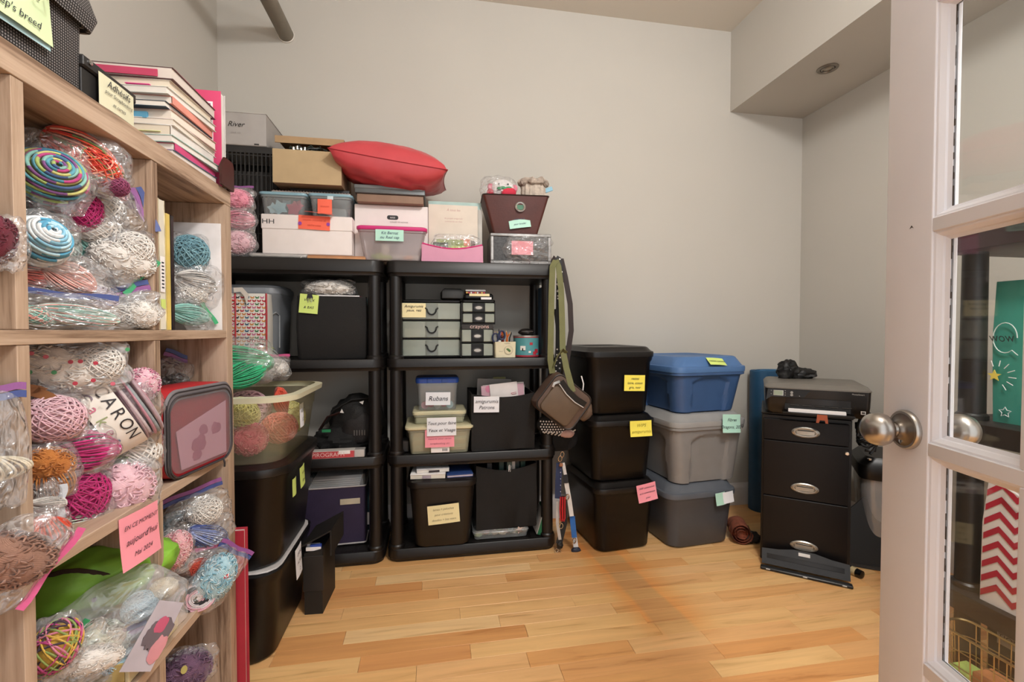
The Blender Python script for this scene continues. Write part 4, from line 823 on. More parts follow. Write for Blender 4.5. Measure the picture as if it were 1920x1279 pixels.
# red portfolio squeezed beside the cube shelf, black document box
RDP = P('#a8283a', .5, var=.06)
t = thing('red_portfolio', 'red portfolio standing on the floor between cube shelf and black bin', 'portfolio', (-.73, 1.445, 0)); MB().rbox(-.19, .187, -.026, -.021, 0, .50, .001).build('cover', RDP, t); MB().rbox(-.19, .187, -.0005, .0045, 0, .50, .001).build('cover', RDP, t); MB().box(-.188, .180, -.0208, -.0007, .004, .494).build('pages', P('#d9d3cc', .8), t, smooth=False)
t = thing('document_box', 'black cardboard document box with open flap beside the black bins', 'box', (-.447, 1.90, 0), -3); t.scale = (.92, .68, 1)
DB = P('#1b1816', .6, var=.1); 
MB().prism([(-.036, 0), (.036, 0), (.036, .25), (-.036, .235)], -.13, .13).build('box_body', DB, t, smooth=False)
MB().rbox(-.040, .040, -.134, -.1302, .09, .225, .001).build('front_sleeve', P('#221e1c', .6), t)
MB().prism([(-.045, .262), (.075, .318), (.075, .324), (-.045, .268)], -.14, .13).build('flap', DB, t, smooth=False); MB().prism([(.069, .225), (.0755, .225), (.0755, .3175), (.069, .315)], -.14, .13).build('flap_lip', DB, t, smooth=False)
MB().rbox(-.03, .02, -.10, -.09, .25, .262, .001).build('white_sheet', PAPER, t); MB().rbox(-.015, .03, -.12, -.105, .25, .264, .001).build('blue_sheet', P('#2d49a0', .5), t); MB().rbox(-.03, .03, -.1255, -.120, .242, .256, .001).build('white_sheet', PAPER, t)
# ------------------------------------------------------------------ left resin unit
T2, T1, T0 = UL[2]+.0045, UL[1]+.0045, UL[0]+.0045
t = tote('grey_tote', 'large pale grey tote with overhanging lid behind the butterfly bag', (-.828, 2.365, T2), -2, .265, .25, at(500, 532, 2.2).z-T2, P('#7b7e82', .45, var=.05), P('#8c9096', .4), r=.05, taper=.88, lid_taper=.95, lid_h=.02)
MB().tube([(.09, -.125, .04), (.105, -.13, .20), (.12, -.11, .215), (.125, -.08, .20), (.12, -.07, .05)], .003, 6).build('clear_handle', P('#a9acae', .3), t)
# butterfly bag
BUM, b_, o_ = new_mat('butterfly_cloth'); b_.inputs['Base Color'].default_value = hexc('#dedad2'); b_.inputs['Roughness'].default_value = .6
cx, w_ = span(425, 499, 600, 2.10); ztb = at(470, 549, 2.10).z; zbb = T2
xr = at(497, 600, 2.10).x
t = thing('butterfly_bag', 'white shopping bag printed with rows of coloured butterflies, red piping', 'bag', (xr-.13, 2.172, T2))
MB().loft([rr(.24, .09, .012, 0, 4), rr(.25, .10, .015, .05, 4), rr(.255, .09, .015, .20, 4), rr(.25, .07, .012, ztb-T2, 4)]).build('bag_body', BUM, t)
RP = P('#b52330', .5)
for x, a in ((.124, 0), (.0, 1), (-.06, 1)):
    MB().tube([(x, -.046, .002), (x+.004, -.0515, .05), (x+.004, -.0465, .20), (x, -.0365, ztb-T2)], .0035, 6).build('piping', RP, t)
MB().tube([(0, -.042, .26), (-.03, -.043, .262), (-.06, -.042, .26)], .003, 6).build('piping', RP, t)
MB().ribbon([(.05, -.05, ztb-T2-.05), (.052, -.055, ztb-T2-.01), (.03, -.05, ztb-T2+.015), (.0, -.05, ztb-T2+.012)], .010, (0, 0, 1), .001).build('handle', P('#d9d0c6', .6), t)
bf = MB()
for s in (-1, 1): bf.add([(0, 0, .001), (s*.0075, 0, .0065), (s*.0085, 0, .001), (s*.005, 0, -.001), (s*.006, 0, -.005), (s*.0015, 0, -.004), (0, 0, -.003)], [(0, 1, 2, 3, 4, 5, 6)])
bfm = bf.mesh('butterfly', False); cols = ['#222222', '#b52a38', '#3f7a4a', '#c26a8e', '#2f5f7a', '#d08a4a']
for j in range(19):
    z = .012+j*(ztb-T2-.03)/18
    yy = -.045-(.005*z/.05 if z < .05 else .005) + (.0 if z < .05 else .005*(min(z, .2)-.05)/.15) + (0 if z < .2 else .010*(z-.2)/(ztb-T2-.2))
    for i in range(12):
        obj('butterfly', bfm, P(cols[(i*5+j*3+(i*j) % 4) % 6], .6), t, (-.108+.0196*i+(.008 if j % 2 else 0), yy-.0012, z))
# black fabric cube with bag and papers
cx, w_ = span(546, 690, 620, 2.17); zt_ = at(620, 555, 2.17).z; hC = zt_-T2
fcube = thing('fabric_cube', 'black fabric storage cube with lime note clipped on its rim', 'fabric bin', (cx-.008, 2.32, T2), 7)
w_ *= .93
MB().loft([rr(w_*.96, .26, .02, 0, 4), rr(w_*.98, .27, .02, .01, 4), rr(w_, .28, .014, hC*.5, 4), rr(w_*.97, .275, .012, hC, 4), rr(w_*.95, .26, .01, hC, 4), rr(w_*.93, .25, .01, hC-.03, 4)]).build('shell', BLKFAB, fcube)
n_ = note(fcube, .078, .085, (-w_/2+.055, -.1455, hC-.037), NOTE_L, ['VIEUX', '& BAS'], 0, 5, size=.016, curl=.02)
cl = MB().prism([(-.013, -.008), (.013, -.008), (.009, .010), (-.009, .010)], -.006, .006).build('binder_clip', P('#161414', .4), fcube, (-w_/2+.06, -.147, hC-.004)); MB().tube([(-.006, -.007, -.006), (-.008, -.009, -.028), (.008, -.009, -.028), (.006, -.007, -.006)], .001, 5).build('clip_wire', CHROME, cl)
p = at(617, 532, 2.24); ybag('clear bag of white stuffing on the black fabric cube', (p.x, 2.27, zt_+.042), (.125, .10, .05), (0, 0, 0), [(0, 0, -.005, .105, .085, .042, WHT, 'fuzzy')], 3, None, 'bags of yarn in the resin unit', cat='stuffing bag', name='stuffing_bag')
t = thing('folders', 'white and pink plastic folders sticking out of the black fabric cube', 'folders', (p.x+.05, 2.20, zt_-.02), 7); MB().rbox(-.09, .09, .0, .003, -.02, .026, .001).build('white_folder', PAPER, t); MB().rbox(.03, .10, .004, .010, -.02, .022, .002).build('pink_folder', P('#c93363', .4), t); MB().rbox(.10, .125, .0, .012, -.02, .016, .002).build('teal_folder', P('#6fb6c8', .4), t)
# level 1: black backpack and boxed toy
p = at(660, 805, 2.2); BPK = P('#131110', .75, var=.2, bump=.4, bscale=250)
t = thing('backpack', 'black backpack slumped on the resin shelf with white logo tabs', 'backpack', (p.x-.012, 2.335, T1), 0); t.scale = (.98, .70, 1)
blob(.135, .13, .135, 11, .16, 1.6, 40, 28, ridge=.05).xf(Matrix.Translation((.02, 0, .13))).build('main_body', BPK, t)
blob(.085, .05, .085, 12, .12, 1.8, ridge=.04).xf(Matrix.Translation((.035, -.10, .115))).build('front_pocket', P('#1b1616', .7, bump=.3, bscale=200), t); blob(.13, .10, .06, 13, .25, 2, ridge=.1).xf(Matrix.Translation((-.05, -.06, .055))).build('side_cloth', P('#0f0e0e', .85, bump=.4, bscale=150), t)
MB().ribbon([(-.13, -.05, .13), (-.08, -.09, .20), (.0, -.10, .245), (.08, -.08, .25)], .012, (0, -1, .5), .002).build('strap', BPK, t); MB().ribbon([(-.16, -.02, .10), (-.11, -.08, .17), (-.05, -.10, .19)], .010, (0, -1, .5), .002).build('strap', P('#3a1e1a', .7), t)
for x, z, r_ in ((-.045, .20, 20), (.05, .235, -60)): MB().prism([(0, .012), (.016, -.004), (-.002, -.008)], -.001, .001).build('logo_tab', P('#d7d3cf', .4), t, (x, -.135, z), (0, R(r_), 0))
for k in range(5): MB().rbox(.015+.012*k, .020+.012*k, -.1535, -.1525, .085, .110, .0002).build('reflective_bar', P('#55504d', .4), t)
MB().box(-.13, -.09, -.150, -.149, .105, .118).build('green_patch', P('#1f7a4c', .6), t, smooth=False)
cx, w_ = span(561, 682, 862, 2.155); t = thing('spirograph_box', 'long flat red and white toy box with block lettering at shelf front', 'box', (cx, 2.185, T1), 1)
MB().rbox(-w_/2, w_/2, -.028, .02, 0, .034, .001).build('carton', P('#c9c2bc', .5), t); MB().rbox(-w_/2+.001, w_/2-.04, -.0288, -.0281, .002, .032, .0002).build('red_print', P('#bb3f45', .5), t); text('SPIROGRAPH', .026, P('#e9c9c4', .5), t, (-.022, -.0297, .017), sx=1.0); MB().rbox(w_/2-.11, w_/2-.06, -.0292, -.0285, .018, .0345, .0003).build('price_sticker', PAPER, t); MB().rbox(w_/2-.045, w_/2+.003, -.03, .02, 0, .035, .003).build('tape', FILM2, t)
# level 0: purple fabric box with clear window, teal bag behind
cx, w_ = span(558, 692, 970, 2.19); zt_ = at(625, 922, 2.18).z; h = zt_-T0
t = thing('purple_box', 'dark purple fabric box with open clear lid and papers inside', 'fabric bin', (cx-.018, 2.368, T0), 3); PUR = P('#2f2440', .75, var=.12, bump=.25, bscale=400)
w_ *= .92
MB().loft([rr(w_, .26, .01, .004, 4), rr(w_, .262, .01, h, 4), rr(w_-.012, .25, .008, h, 4), rr(w_-.012, .25, .008, .01, 4)]).build('shell', PUR, t); MB().tube(rr(w_+.002, .264, .01, h, 4), .004, 6, closed=True).build('white_piping', P('#bdb8b6', .6), t); MB().tube(rr(w_+.002, .262, .01, .006, 4), .004, 6, closed=True).build('white_piping', P('#bdb8b6', .6), t)
MB().rbox(.03, .12, -.1335, -.1312, h-.085, h-.058, .0005).build('label_holder', P('#c6bba4', .6), t)
for k in range(5): MB().rbox(-w_/2+.03+.004*k, w_/2-.03+.002*k, -.11+.005*k, .08, h-.01+.008*k, h-.004+.008*k, .001).build('paper_stack', PAPER, t)
MB().loft([rr(w_, .262, .015, h+.005, 4), rr(w_*.99, .25, .015, h+.052, 4), rr(w_*.9, .2, .015, h+.058, 4)], False, True).build('clear_lid', CLEARBOX, t); MB().tube([(w_/2, -.12, h+.002), (w_/2+.002, -.10, h+.05), (w_/2-.002, .05, h+.06)], .004, 6).build('lid_piping', P('#1d1a1a', .5), t)
t = thing('teal_pouch', 'dark teal cloth pouch tucked behind the purple box', 'pouch', (at(708, 940, 2.35).x-.06, 2.40, T0), 0); blob(.05, .06, .11, 21, .2, 2).xf(Matrix.Translation((.02, 0, .10))).build('cloth', P('#1e3f49', .8), t); MB().rbox(-.01, .05, -.062, -.054, .05, .11, .001).build('white_card', PAPER, t)
# ------------------------------------------------------------------ right resin unit, level 2
GRN = FROSTG
def drawer_tower(label, u0, u1, v0, z0, Y, d, n, handle, topc=BLK2, rz=0, group=None, lo=.004):
    cx, w = span(u0, u1, 640, Y); zt_ = at((u0+u1)/2, v0, Y).z; h = zt_-z0
    t = thing('drawer_tower', label, 'drawers', (cx, Y+d/2, z0), rz, group); ht = .014; dh = (h-ht)/n
    MB().rbox(-w/2, w/2, -d/2, d/2, h-ht, h, .004, .012).build('top_panel', topc, t)
    for s in (-1, 1): MB().box(s*w/2-(.003 if s > 0 else 0), s*w/2+(.003 if s < 0 else 0), -d/2+.006, d/2, 0, h-ht).build('side_frame', P('#2a2724', .4), t, smooth=False)
    for i in range(n):
        z = i*dh; MB().rbox(-w/2, w/2, -d/2+.002, d/2, z, z+.006, .002).build('divider_rail', topc, t)
        dr = MB().rbox(-w/2+.005, w/2-.005, -d/2, d/2-.02, z+.0075, z+dh-.002, .003).build('drawer', GRN, t)
        MB().box(-w/2+.014, w/2-.014, -d/2+.012, d/2-.03, z+.010, z+dh*.55).build('contents', P(['#8f948a', '#a9a294', '#7f8f90'][i % 3], .8, var=.4, nscale=40), dr, smooth=False)
        zc = z+dh*.52
        if handle == 'loop':
            fp = MB().rbox(-.030, .030, -d/2-.0012, -d/2+.0002, z+.010, z+dh-.004, .0005).build('handle_plate', film('plate', '#9a9f93', .5) if i == 0 and 'plate' not in bpy.data.materials else bpy.data.materials['plate'], dr)
            pts = [(-.030, -d/2-.003, zc+.016)]+[(-.022*math.cos(a), -d/2-.008, zc+.010-.026*math.sin(a)) for a in [math.pi*k/8 for k in range(9)]]+[(.030, -d/2-.003, zc+.016)]
            MB().tube(pts, .0035, 6).build('loop_handle', BLK2, dr)
        else:
            MB().rbox(-w*.19, w*.19, -d/2-.003, -d/2-.0002, z+.0078, z+dh-.0025, .001).build('handle_panel', BLK2, dr)
            n_ = 18; el = lambda a, b, y: [(a*math.cos(2*math.pi*k/n_), y, zc+b*math.sin(2*math.pi*k/n_)) for k in range(n_)]
            MB().loft([el(.022, .0125, -d/2-.003), el(.022, .0125, -d/2-.006), el(.018, .009, -d/2-.006), el(.017, .008, -d/2-.004)], False, True).build('oval_pull', P('#3b3836', .3), dr); MB().loft([el(.0165, .0075, -d/2-.0042), el(.0165, .0075, -d/2-.0046)]).build('pull_opening', P('#b8b5b0', .4), dr)
    return t, w, d, h
dt, w_, d_, h_ = drawer_tower('wide three-drawer plastic tower with loop handles and cream note', 753, 865, 562, T2, 2.228, .205, 3, 'loop')
note(dt, .112, .068, (-w_/2+.058, -d_/2-.004, h_-.052), NOTE_C, ['Amigurumis', 'yeux, nez', ''], 0, 0, size=.018, curl=.01)
zt3 = T2+h_
p = at(848, 550, 2.22); t = thing('black_trinket_box', 'small black faceted box on the wide drawer tower', 'box', (p.x, 2.27, zt3+.0005), 4); MB().loft([rr(.07, .06, .004, 0, 2), rr(.105, .09, .004, .008, 2), rr(.105, .09, .004, .040, 2), rr(.08, .07, .004, .055, 2)]).build('box_body', P('#191715', .6), t); MB().rbox(-.02, .02, -.037, -.033, .046, .052, .001).build('clasp', P('#2c2927', .4), t)
m1, w_, d_, h_ = drawer_tower('small black two-drawer tower standing on shelf beside the wide tower', 864, 926, 612, T2, 2.195, .20, 2, 'oval')
cr_ = MB().rbox(-w_/2+.004, w_/2-.004, -d_/2-.0012, -d_/2-.0002, h_-.0135, h_+.0102, .0004).build('crayon_band', P('#2a2522', .5), m1); text('crayons', .026, P('#d9b8b0', .5), cr_, (.01, -d_/2-.0022, h_-.001), sx=1.15)
zm = T2+h_+.0108
m2, w_, d_, h2_ = drawer_tower('small black two-drawer tower stacked on the other small tower', 866, 929, 562, zm, 2.195, .20, 2, 'oval')
zt4 = zm+h2_
t = thing('label_tin', 'black tin with cream label strip on the stacked small drawers', 'tin', (at(898, 555, 2.2).x, 2.29, zt4+.0005)); MB().rbox(-.072, .072, -.085, .08, 0, .030, .008, .012).build('tin_body', BLK2, t); MB().rbox(-.046, .052, -.0858, -.0852, .017, .029, .0002).build('cream_strip', NOTE_C, t); MB().rbox(.01, .062, -.0862, -.0852, .001, .012, .0002).build('white_strip', PAPER, t)
t = thing('marker_case', 'clear case of coloured marker caps on the black label tin', 'case', (at(892, 543, 2.21).x, 2.27, zt4+.031)); MB().rbox(-.048, .048, -.05, .05, .0, .008, .002).build('base', P('#8f3b46', .5), t)
for k in range(9): MB().lathe([(.0042, 0), (.0042, .004)], 8, (-.042+.0105*k, -.0505, .0042), 'y').build('marker_cap', P(['#d8b24a', '#c23b3b', '#e0d9d2', '#b02c4a', '#d8813a', '#d9d4ce', '#8a2c38', '#e2c35a', '#c9455a'][k], .5), t)
MB().rbox(-.05, .05, -.052, .052, .0085, .021, .003).build('lid', P('#a9a6a3', .25, .6), t)
# pencil cup, tin, pouch
cx, w_ = span(927, 967, 655, 2.17); zt_ = at(947, 641, 2.17).z; h = zt_-T2
t = thing('pencil_cup', 'cream square pencil cup with round emblem holding pens and scissors', 'cup', (cx, 2.22, T2), 4); MB().loft([rr(w_*.96, .09, .006, 0, 3), rr(w_, .094, .006, h, 3), rr(w_-.006, .088, .004, h, 3), rr(w_-.008, .084, .004, .01, 3)]).build('cup_wall', P('#d9d0b2', .5), t)
em = MB().lathe([(.023, -.001), (.0215, -.0016), (0, -.0016)], 28, (.014, -.0465, .036), 'y').build('emblem', P('#b9b096', .6), t); MB().lathe([(.018, -.0018), (.018, -.0022), (.0, -.0022)], 24, (.014, -.0465, .036), 'y').build('emblem_disc', P('#cfc5a6', .6), em); blob(.012, .001, .006, 3, .3).xf(Matrix.Translation((.014, -.0492, .036)) @ Matrix.Rotation(R(40), 4, 'Y')).build('emblem_bird', P('#4a6b3f', .7), em); text('PUFFIN', .009, P('#7a745f', .6), t, (.008, -.0482, .068))
text('Island', .008, P('#7a745f', .6), t, (-.024, -.0476, .03))
rg = random.Random(4)
for k in range(13):
    x, y = rg.uniform(-.03, .03), rg.uniform(-.025, .02); dx, dy = rg.uniform(-.02, .02), rg.uniform(-.02, .01); L_ = rg.uniform(.02, .055); c_ = rg.choice(['#c23a3a', '#3b62b0', '#e0a93b', '#3f8a57', '#8d5fa6', '#d96f2e', '#222222', '#c9c4be', '#b9455f'])
    o = MB().tube([(x, y, h-.06), (x+dx*.5, y+dy*.5, h+L_*.5), (x+dx, y+dy, h+L_)], .0035, 6).build('pen', P(c_, .4), t); MB().tube([(x+dx, y+dy, h+L_-.001), (x+dx*1.15, y+dy*1.15, h+L_+.010)], [.0035, .0012], 6).build('pen_tip', P('#c7a67a' if k % 2 else '#2a2a2a', .5), o)
sc_ = thing('scissors', 'dark blue handled scissors in the cream pencil cup', 'scissors', (cx-.024, 2.185, zt_+.002))
for k, (x, z, tl) in enumerate(((-.022, .018, -.5), (.010, .030, .3))): MB().tube([(x+.014*math.cos(a), -.004, z+.021*math.sin(a)) for a in [2*math.pi*q/16 for q in range(16)]], .0048, 6, closed=True).build('finger_loop', P('#27304f', .4), sc_)
MB().ribbon([(0, 0, -.06), (0, 0, .005)], .006, (1, 0, 0), .0015).build('blade', CHROME, sc_)
cx, w_ = span(967, 1015, 650, 2.18); zt_ = at(991, 629, 2.18).z; h = zt_-T2; r_ = w_/2
t = thing('round_tin', 'round teal tin with red bands and white printed motif', 'tin', (cx, 2.18+r_, T2))
TE = P('#4f9197', .4, var=.1); TR = P('#a8323f', .4); MB().lathe([(r_, .010), (r_, h-.012)], 36).build('wall', TE, t); MB().lathe([(r_*.98, 0), (r_+.001, .002), (r_+.001, .0099)], 36).build('red_band', TR, t); MB().lathe([(r_+.001, h-.0119), (r_+.001, h-.008)], 36).build('red_band', TR, t); MB().lathe([(r_+.0018, h-.0079), (r_+.0018, h-.001), (r_-.003, h), (0, h)], 36).build('lid', P('#b5aca6', .3, .7), t)
for a, z, s, c_ in ((-115, .045, .013, '#e4e0da'), (-112, .038, .008, '#1e1e1e'), (-85, .026, .006, '#e4e0da'), (-78, .066, .008, '#b02c3a'), (-50, .03, .012, '#b02c3a'), (-60, .02, .010, '#b02c3a')): MB().rbox(-s, s, -.0006, .0004, -s*.8, s*.8, .0002, ).build('printed_patch', P(c_, .5), t, (math.cos(R(a))*(r_+.0004), math.sin(R(a))*(r_+.0004), z), (0, 0, R(a+90)))
t = thing('black_purse', 'small glossy black purse lying on the round teal tin', 'purse', (cx+.002, 2.18+r_, zt_+.0005)); blob(.042, .04, .018, 17, .1, 1.5).xf(Matrix.Translation((0, 0, .0155))).build('purse_body', P('#171313', .3), t); MB().tube([(-.04, -.01, .012), (-.03, -.036, .018), (.02, -.038, .02), (.04, -.01, .014)], .0015, 5).build('zip', P('#5b5552', .4), t)
cx, w_ = span(1019, 1034, 600, 2.30); t = thing('blue_binder', 'blue binder standing at the right end of the middle shelf', 'binder', (at(1027, 600, 2.3).x-.005, 2.33, T2), 0); MB().rbox(-.018, .012, -.10, .10, 0, at(1027, 535, 2.25).z-T2, .003).build('cover', P('#2c5576', .5), t); MB().box(-.014, .008, -.1005, .09, .006, at(1027, 535, 2.25).z-T2-.006).build('pages', P('#cfc9c0', .8), t, smooth=False)
# right unit level 1
t, w_, d_, h_ = lidbox('large frosted box with cream lid and pink note, lowest of three stacked', 757, 887, 2.155, T1, 768+30, .26, P('#cfc7a4', .45, var=.04), FROST, taper=.9, name='frosted_box', lid_over=.012, lt=.016)
for k in range(9): MB().rbox(-w_/2+.02+.004*(k % 3), w_/2-.022-.005*(k % 2), -d_/2+.022, d_/2-.03, .010+.0095*k, .0165+.0095*k, .001).build('card_stack', P(['#cbb89a', '#d9cdb8', '#b7d0bd', '#c9a58a'][k % 4], .8), t)
note(t, .135, .082, (.0, -d_/2-.012, h_-.058), NOTE_P, ['Boîte de', 'matériel pour cartes', 'scrapbooking etc'], 0, 0, size=.013, curl=.02, ink=P('#b0697a', .8)); lb = MB().rbox(-.04, .045, -d_/2-.0075, -d_/2-.0065, .008, .042, .0003).build('maker_label', PAPER, t)
for k in range(9): MB().box(.012+.0028*k, .0134+.0028*k, -d_/2-.0082, -d_/2-.0076, .014, .026).build('barcode_bar', INK, lb, smooth=False)
zz = T1+h_+.0006
t, w_, d_, h_ = lidbox('shallow frosted box with cream lid under the blue-lidded box', 771, 874, 2.20, zz, 771, .19, P('#cfc7a4', .45, var=.04), FROST, taper=.94, name='frosted_box', lid_over=.006, lt=.014)
MB().box(-w_/2+.012, w_/2-.012, -d_/2+.014, d_/2-.02, .006, h_*.45).build('contents', P('#b9b79f', .8), t, smooth=False)
note(t, .135, .085, (.008, -.158, h_-.062), NOTE_W, ['Tout pour faire', 'Yeux et Visage'], 0, 0, size=.021, curl=.02)
zz += h_+.0006
t, w_, d_, h_ = lidbox('small clear box with blue lid and white ribbon note', 777, 860, 2.225, zz, 708, .14, P('#2a4fa3', .35, var=.05), CLEARBOX, taper=.9, name='frosted_box', lid_over=.007, lt=.022)
for k, c_ in enumerate(('#d68aa0', '#b33d57', '#e2dcd8', '#c25b78', '#8fb0b8')): MB().lathe([(.018, 0), (.018, .012), (.007, .012)], 16, (-.06+.03*k, -.035, .02+.008*(k % 2)), 'y').build('ribbon_roll', P(c_, .6), t)
note(t, .118, .062, (.003, -d_/2-.008, h_*.36), NOTE_W, ['Rubans'], 0, 1, size=.032, curl=.01)
for x in (-.035, .035): MB().rbox(x-.014, x+.014, -d_/2-.0095, -d_/2-.006, h_-.026, h_-.004, .002).build('latch', P('#234590', .35), t)
cx, w_ = span(882, 1004, 800, 2.165); zt_ = at(935, 738, 2.165).z; h = zt_-T1
fb = thing('fabric_box', 'black fabric box with white pattern note and papers on top', 'fabric bin', (cx, 2.30, T1), 0)
w_ *= .97
def sagbox(w, d, h, dip=.012): 
    mb = MB(); n_ = 6; ring = lambda ww, dd, z, f=0: [(x, y, z-f*dip*max(0, math.cos(x/ww*math.pi))*(1 if y < 0 else .3)) for x, y, _ in [p for i in range(4) for p in [None]] or []]
    def rg_(ww, dd, z, f=0):
        pts = []
        for (x0, y0), (x1, y1) in (((-ww/2, -dd/2), (ww/2, -dd/2)), ((ww/2, -dd/2), (ww/2, dd/2)), ((ww/2, dd/2), (-ww/2, dd/2)), ((-ww/2, dd/2), (-ww/2, -dd/2))):
            for k in range(10): a = k/10; x = x0+(x1-x0)*a; y = y0+(y1-y0)*a; pts.append((x, y-(.006*math.sin(x*20+z*30) if y < -dd/2+.001 and 0 < z < h else 0), z-f*dip*max(0, math.cos(x/ww*math.pi))*(1 if y < 0 else .3)))
        return pts
    return mb.loft([rg_(w*.98, d*.98, 0), rg_(w, d, .008), rg_(w, d, h*.5), rg_(w, d, h*.8, .4), rg_(w, d, h, 1), rg_(w-.008, d-.008, h, 1), rg_(w-.01, d-.01, h-.04, 1)])
sagbox(w_, .27, h, .018).build('shell', BLKFAB, fb)
note(fb, .122, .076, (-w_/2+.072, -.143, h-.050), NOTE_W, ['amigurumis', 'Patrons'], 0, 1, size=.024, curl=.01)
t = thing('patterns', 'pink and white pattern sheets sticking out of the black fabric box', 'papers', (cx, 2.25, T1+h-.05), 0)
for x0, x1, y_, z1, c_, tl in ((-.115, .06, .06, .105, '#9a9490', 2), (-.03, .035, .065, .115, '#7d7a4c', 0), (-.095, .12, .0, .082, '#dfb3be', -3), (-.085, .125, .008, .086, '#e6dfdb', -4), (-.05, .09, -.008, .090, '#f0e6e2', -6), (.10, .12, .02, .09, '#b5b3a5', 5)): MB().rbox(x0, x1, y_-.0015, y_+.0015, 0, z1, .0004).xf(Matrix.Rotation(R(tl), 4, 'Y')).build('sheet', P(c_, .7, var=.06), t)
MB().lathe([(.018, 0), (.018, -.001), (0, -.001)], 20, (-.06, -.0032, .062), 'y').build('pink_disc', P('#e08aa4', .6), t); MB().tube([(.05, -.012, .04), (.075, -.012, .046), (.078, -.012, .038), (.055, -.012, .034), (.052, -.012, .042)], .0009, 5).build('paper_clip', P('#d96f7f', .4), t)
t = thing('charger', 'small black charger with white printed marks at left of the stacked boxes', 'charger', (at(750, 838, 2.2).x+.012, 2.23, T1)); MB().rbox(-.03, .03, -.03, .03, 0, .06, .006).build('body', P('#141212', .4), t); MB().tube([(-.015, -.031, .045), (.0, -.031, .035), (-.01, -.031, .02)], .0012, 5).build('white_mark', PAPER, t)
# right unit level 0
cx, w_ = span(752, 896, 950, 2.13); zt_ = at(822, 903, 2.10).z
bn = tote('lidded_bin', 'tall black bin with rolled rim and cream note on the bottom shelf', (cx+.014, 2.27, T0), -1, w_*.90, .31, zt_-T0, BLK, BLK, taper=.82, r=.05, cat='bin', lid_h=.012, lw=.03, lid_taper=.94, style='bare')
hb = zt_-T0; note(bn, .145, .085, (.005, -.160, hb*.52), NOTE_C, ['laines + peluches', 'pour créations', 'doudou + bas noirs'], 0, -4, size=.014, curl=.02, ink=P('#9a8f6e', .8)).rotation_euler[0] = R(-5)
t = thing('book', 'thick white paperback lying on the tall black bin', 'book', (cx-.045, 2.22, zt_+.0006), -4, 'books on the tall black bin'); MB().rbox(-.085, .075, -.08, .08, .001, .020, .001).build('pages', P('#e3ddd0', .8), t); MB().rbox(-.086, .076, -.082, .082, .0205, .022, .0005).build('cover', PAPER, t); MB().box(-.03, .01, -.0825, -.0815, .004, .018).build('title_patch', P('#b3a6b0', .7), t, smooth=False)
t = thing('book', 'second white paperback on top of the thick white one', 'book', (cx-.035, 2.23, zt_+.0232), 3, 'books on the tall black bin'); MB().rbox(-.075, .075, -.07, .07, .001, .016, .001).build('pages', P('#dcd8d2', .8), t); MB().rbox(-.076, .076, -.072, .072, .0163, .018, .0005).build('cover', P('#d9d7d9', .5), t); MB().box(-.02, .03, -.0728, -.0722, .003, .012).build('title_patch', P('#2a2024', .6), t, smooth=False)
t = thing('book', 'blue notebook lying on the tall black bin', 'book', (cx+.085, 2.215, zt_+.0006), 3, 'books on the tall black bin'); MB().rbox(-.054, .066, -.07, .08, .0015, .010, .001).build('pages', P('#d9c9cf', .8), t); MB().rbox(-.056, .068, -.073, .082, .0103, .014, .001).build('cover', P('#2c4680', .45), t); MB().rbox(-.056, .068, -.073, .082, .0, .0013, .0005).build('cover', P('#2c4680', .45), t)
cx, w_ = span(889, 990, 1005, 2.19); t, w_, d_, h_ = lidbox('flat clear box of craft bits under the black fabric bin', 886, 992, 2.185, T0, 992, .22, CLEARBOX, CLEARBOX, taper=.96, name='craft_box', lid_over=.003, lt=.010)
for k in range(12): blob(.018, .015, .012, 30+k, .3).xf(Matrix.Translation((-.11+.02*k, -.09+.01*(k % 2), .018+.006*(k % 3)))).build('craft_bit', P(['#9ab08c', '#c7b7a4', '#b9a0a8', '#7f9aa0', '#d8cfc0'][k % 5], .8), t)
MB().prism([(.02*math.cos(a)*(1 if k % 2 else .5), .02*math.sin(a)*(1 if k % 2 else .5)) for k, a in enumerate([2*math.pi*q/10 for q in range(10)])], -.112, -.110).xf(Matrix.Translation((.09, 0, .035))).build('felt_flower', P('#d8bdb0', .8), t)
zz = T0+h_+.0006; cx, w_ = span(887, 1010, 930, 2.175); zt_ = at(945, 872, 2.175).z
fb2 = thing('fabric_box', 'black fabric bin holding files, standing on the flat clear craft box', 'fabric bin', (cx, 2.31, zz), 2); w_ *= .93; h = zt_-zz; sagbox(w_, .25, h, .03).build('shell', BLKFAB, fb2)
MB().tube([(.01, -.128, h-.005), (.008, -.13, h-.035), (.016, -.13, h-.037), (.019, -.13, h-.008), (.012, -.129, h-.002), (.011, -.131, h-.03)], .0012, 5).build('paper_clip', PAPER, fb2)
for k, (x, c_, z) in enumerate(((-.08, '#2c2c30', .02), (-.02, '#1f3a35', .03), (.02, '#5b6b64', .02), (.045, '#c9c0b8', .035), (.06, '#1d2a28', .03), (.09, '#16382c', .02))): MB().rbox(x-.012, x+.012, -.09, .1, .02, h-.02+z, .001).build('file', P(c_, .5), fb2)
t = thing('green_box', 'narrow green box leaning at the right end of the bottom shelf', 'box', (at(1015, 985, 2.2).x-.012, 2.23, T0+.002), 0, ry=17); MB().rbox(-.014, .014, -.05, .06, 0, .13, .001).build('carton', P('#17633e', .5), t); MB().rbox(-.0175, -.0145, -.05, .06, .0, .12, .001).build('inner_sheet', P('#b9b4ae', .6), t)
t = thing('plastic_stencil', 'white plastic stencil with slots leaning behind the green box', 'stencil', (at(1012, 900, 2.22).x+.012, 2.27, T0), 0, ry=10)
MB().rbox(-.003, .0, -.035, .04, .07, .23, .001).build('sheet', P('#c6c2be', .5), t)
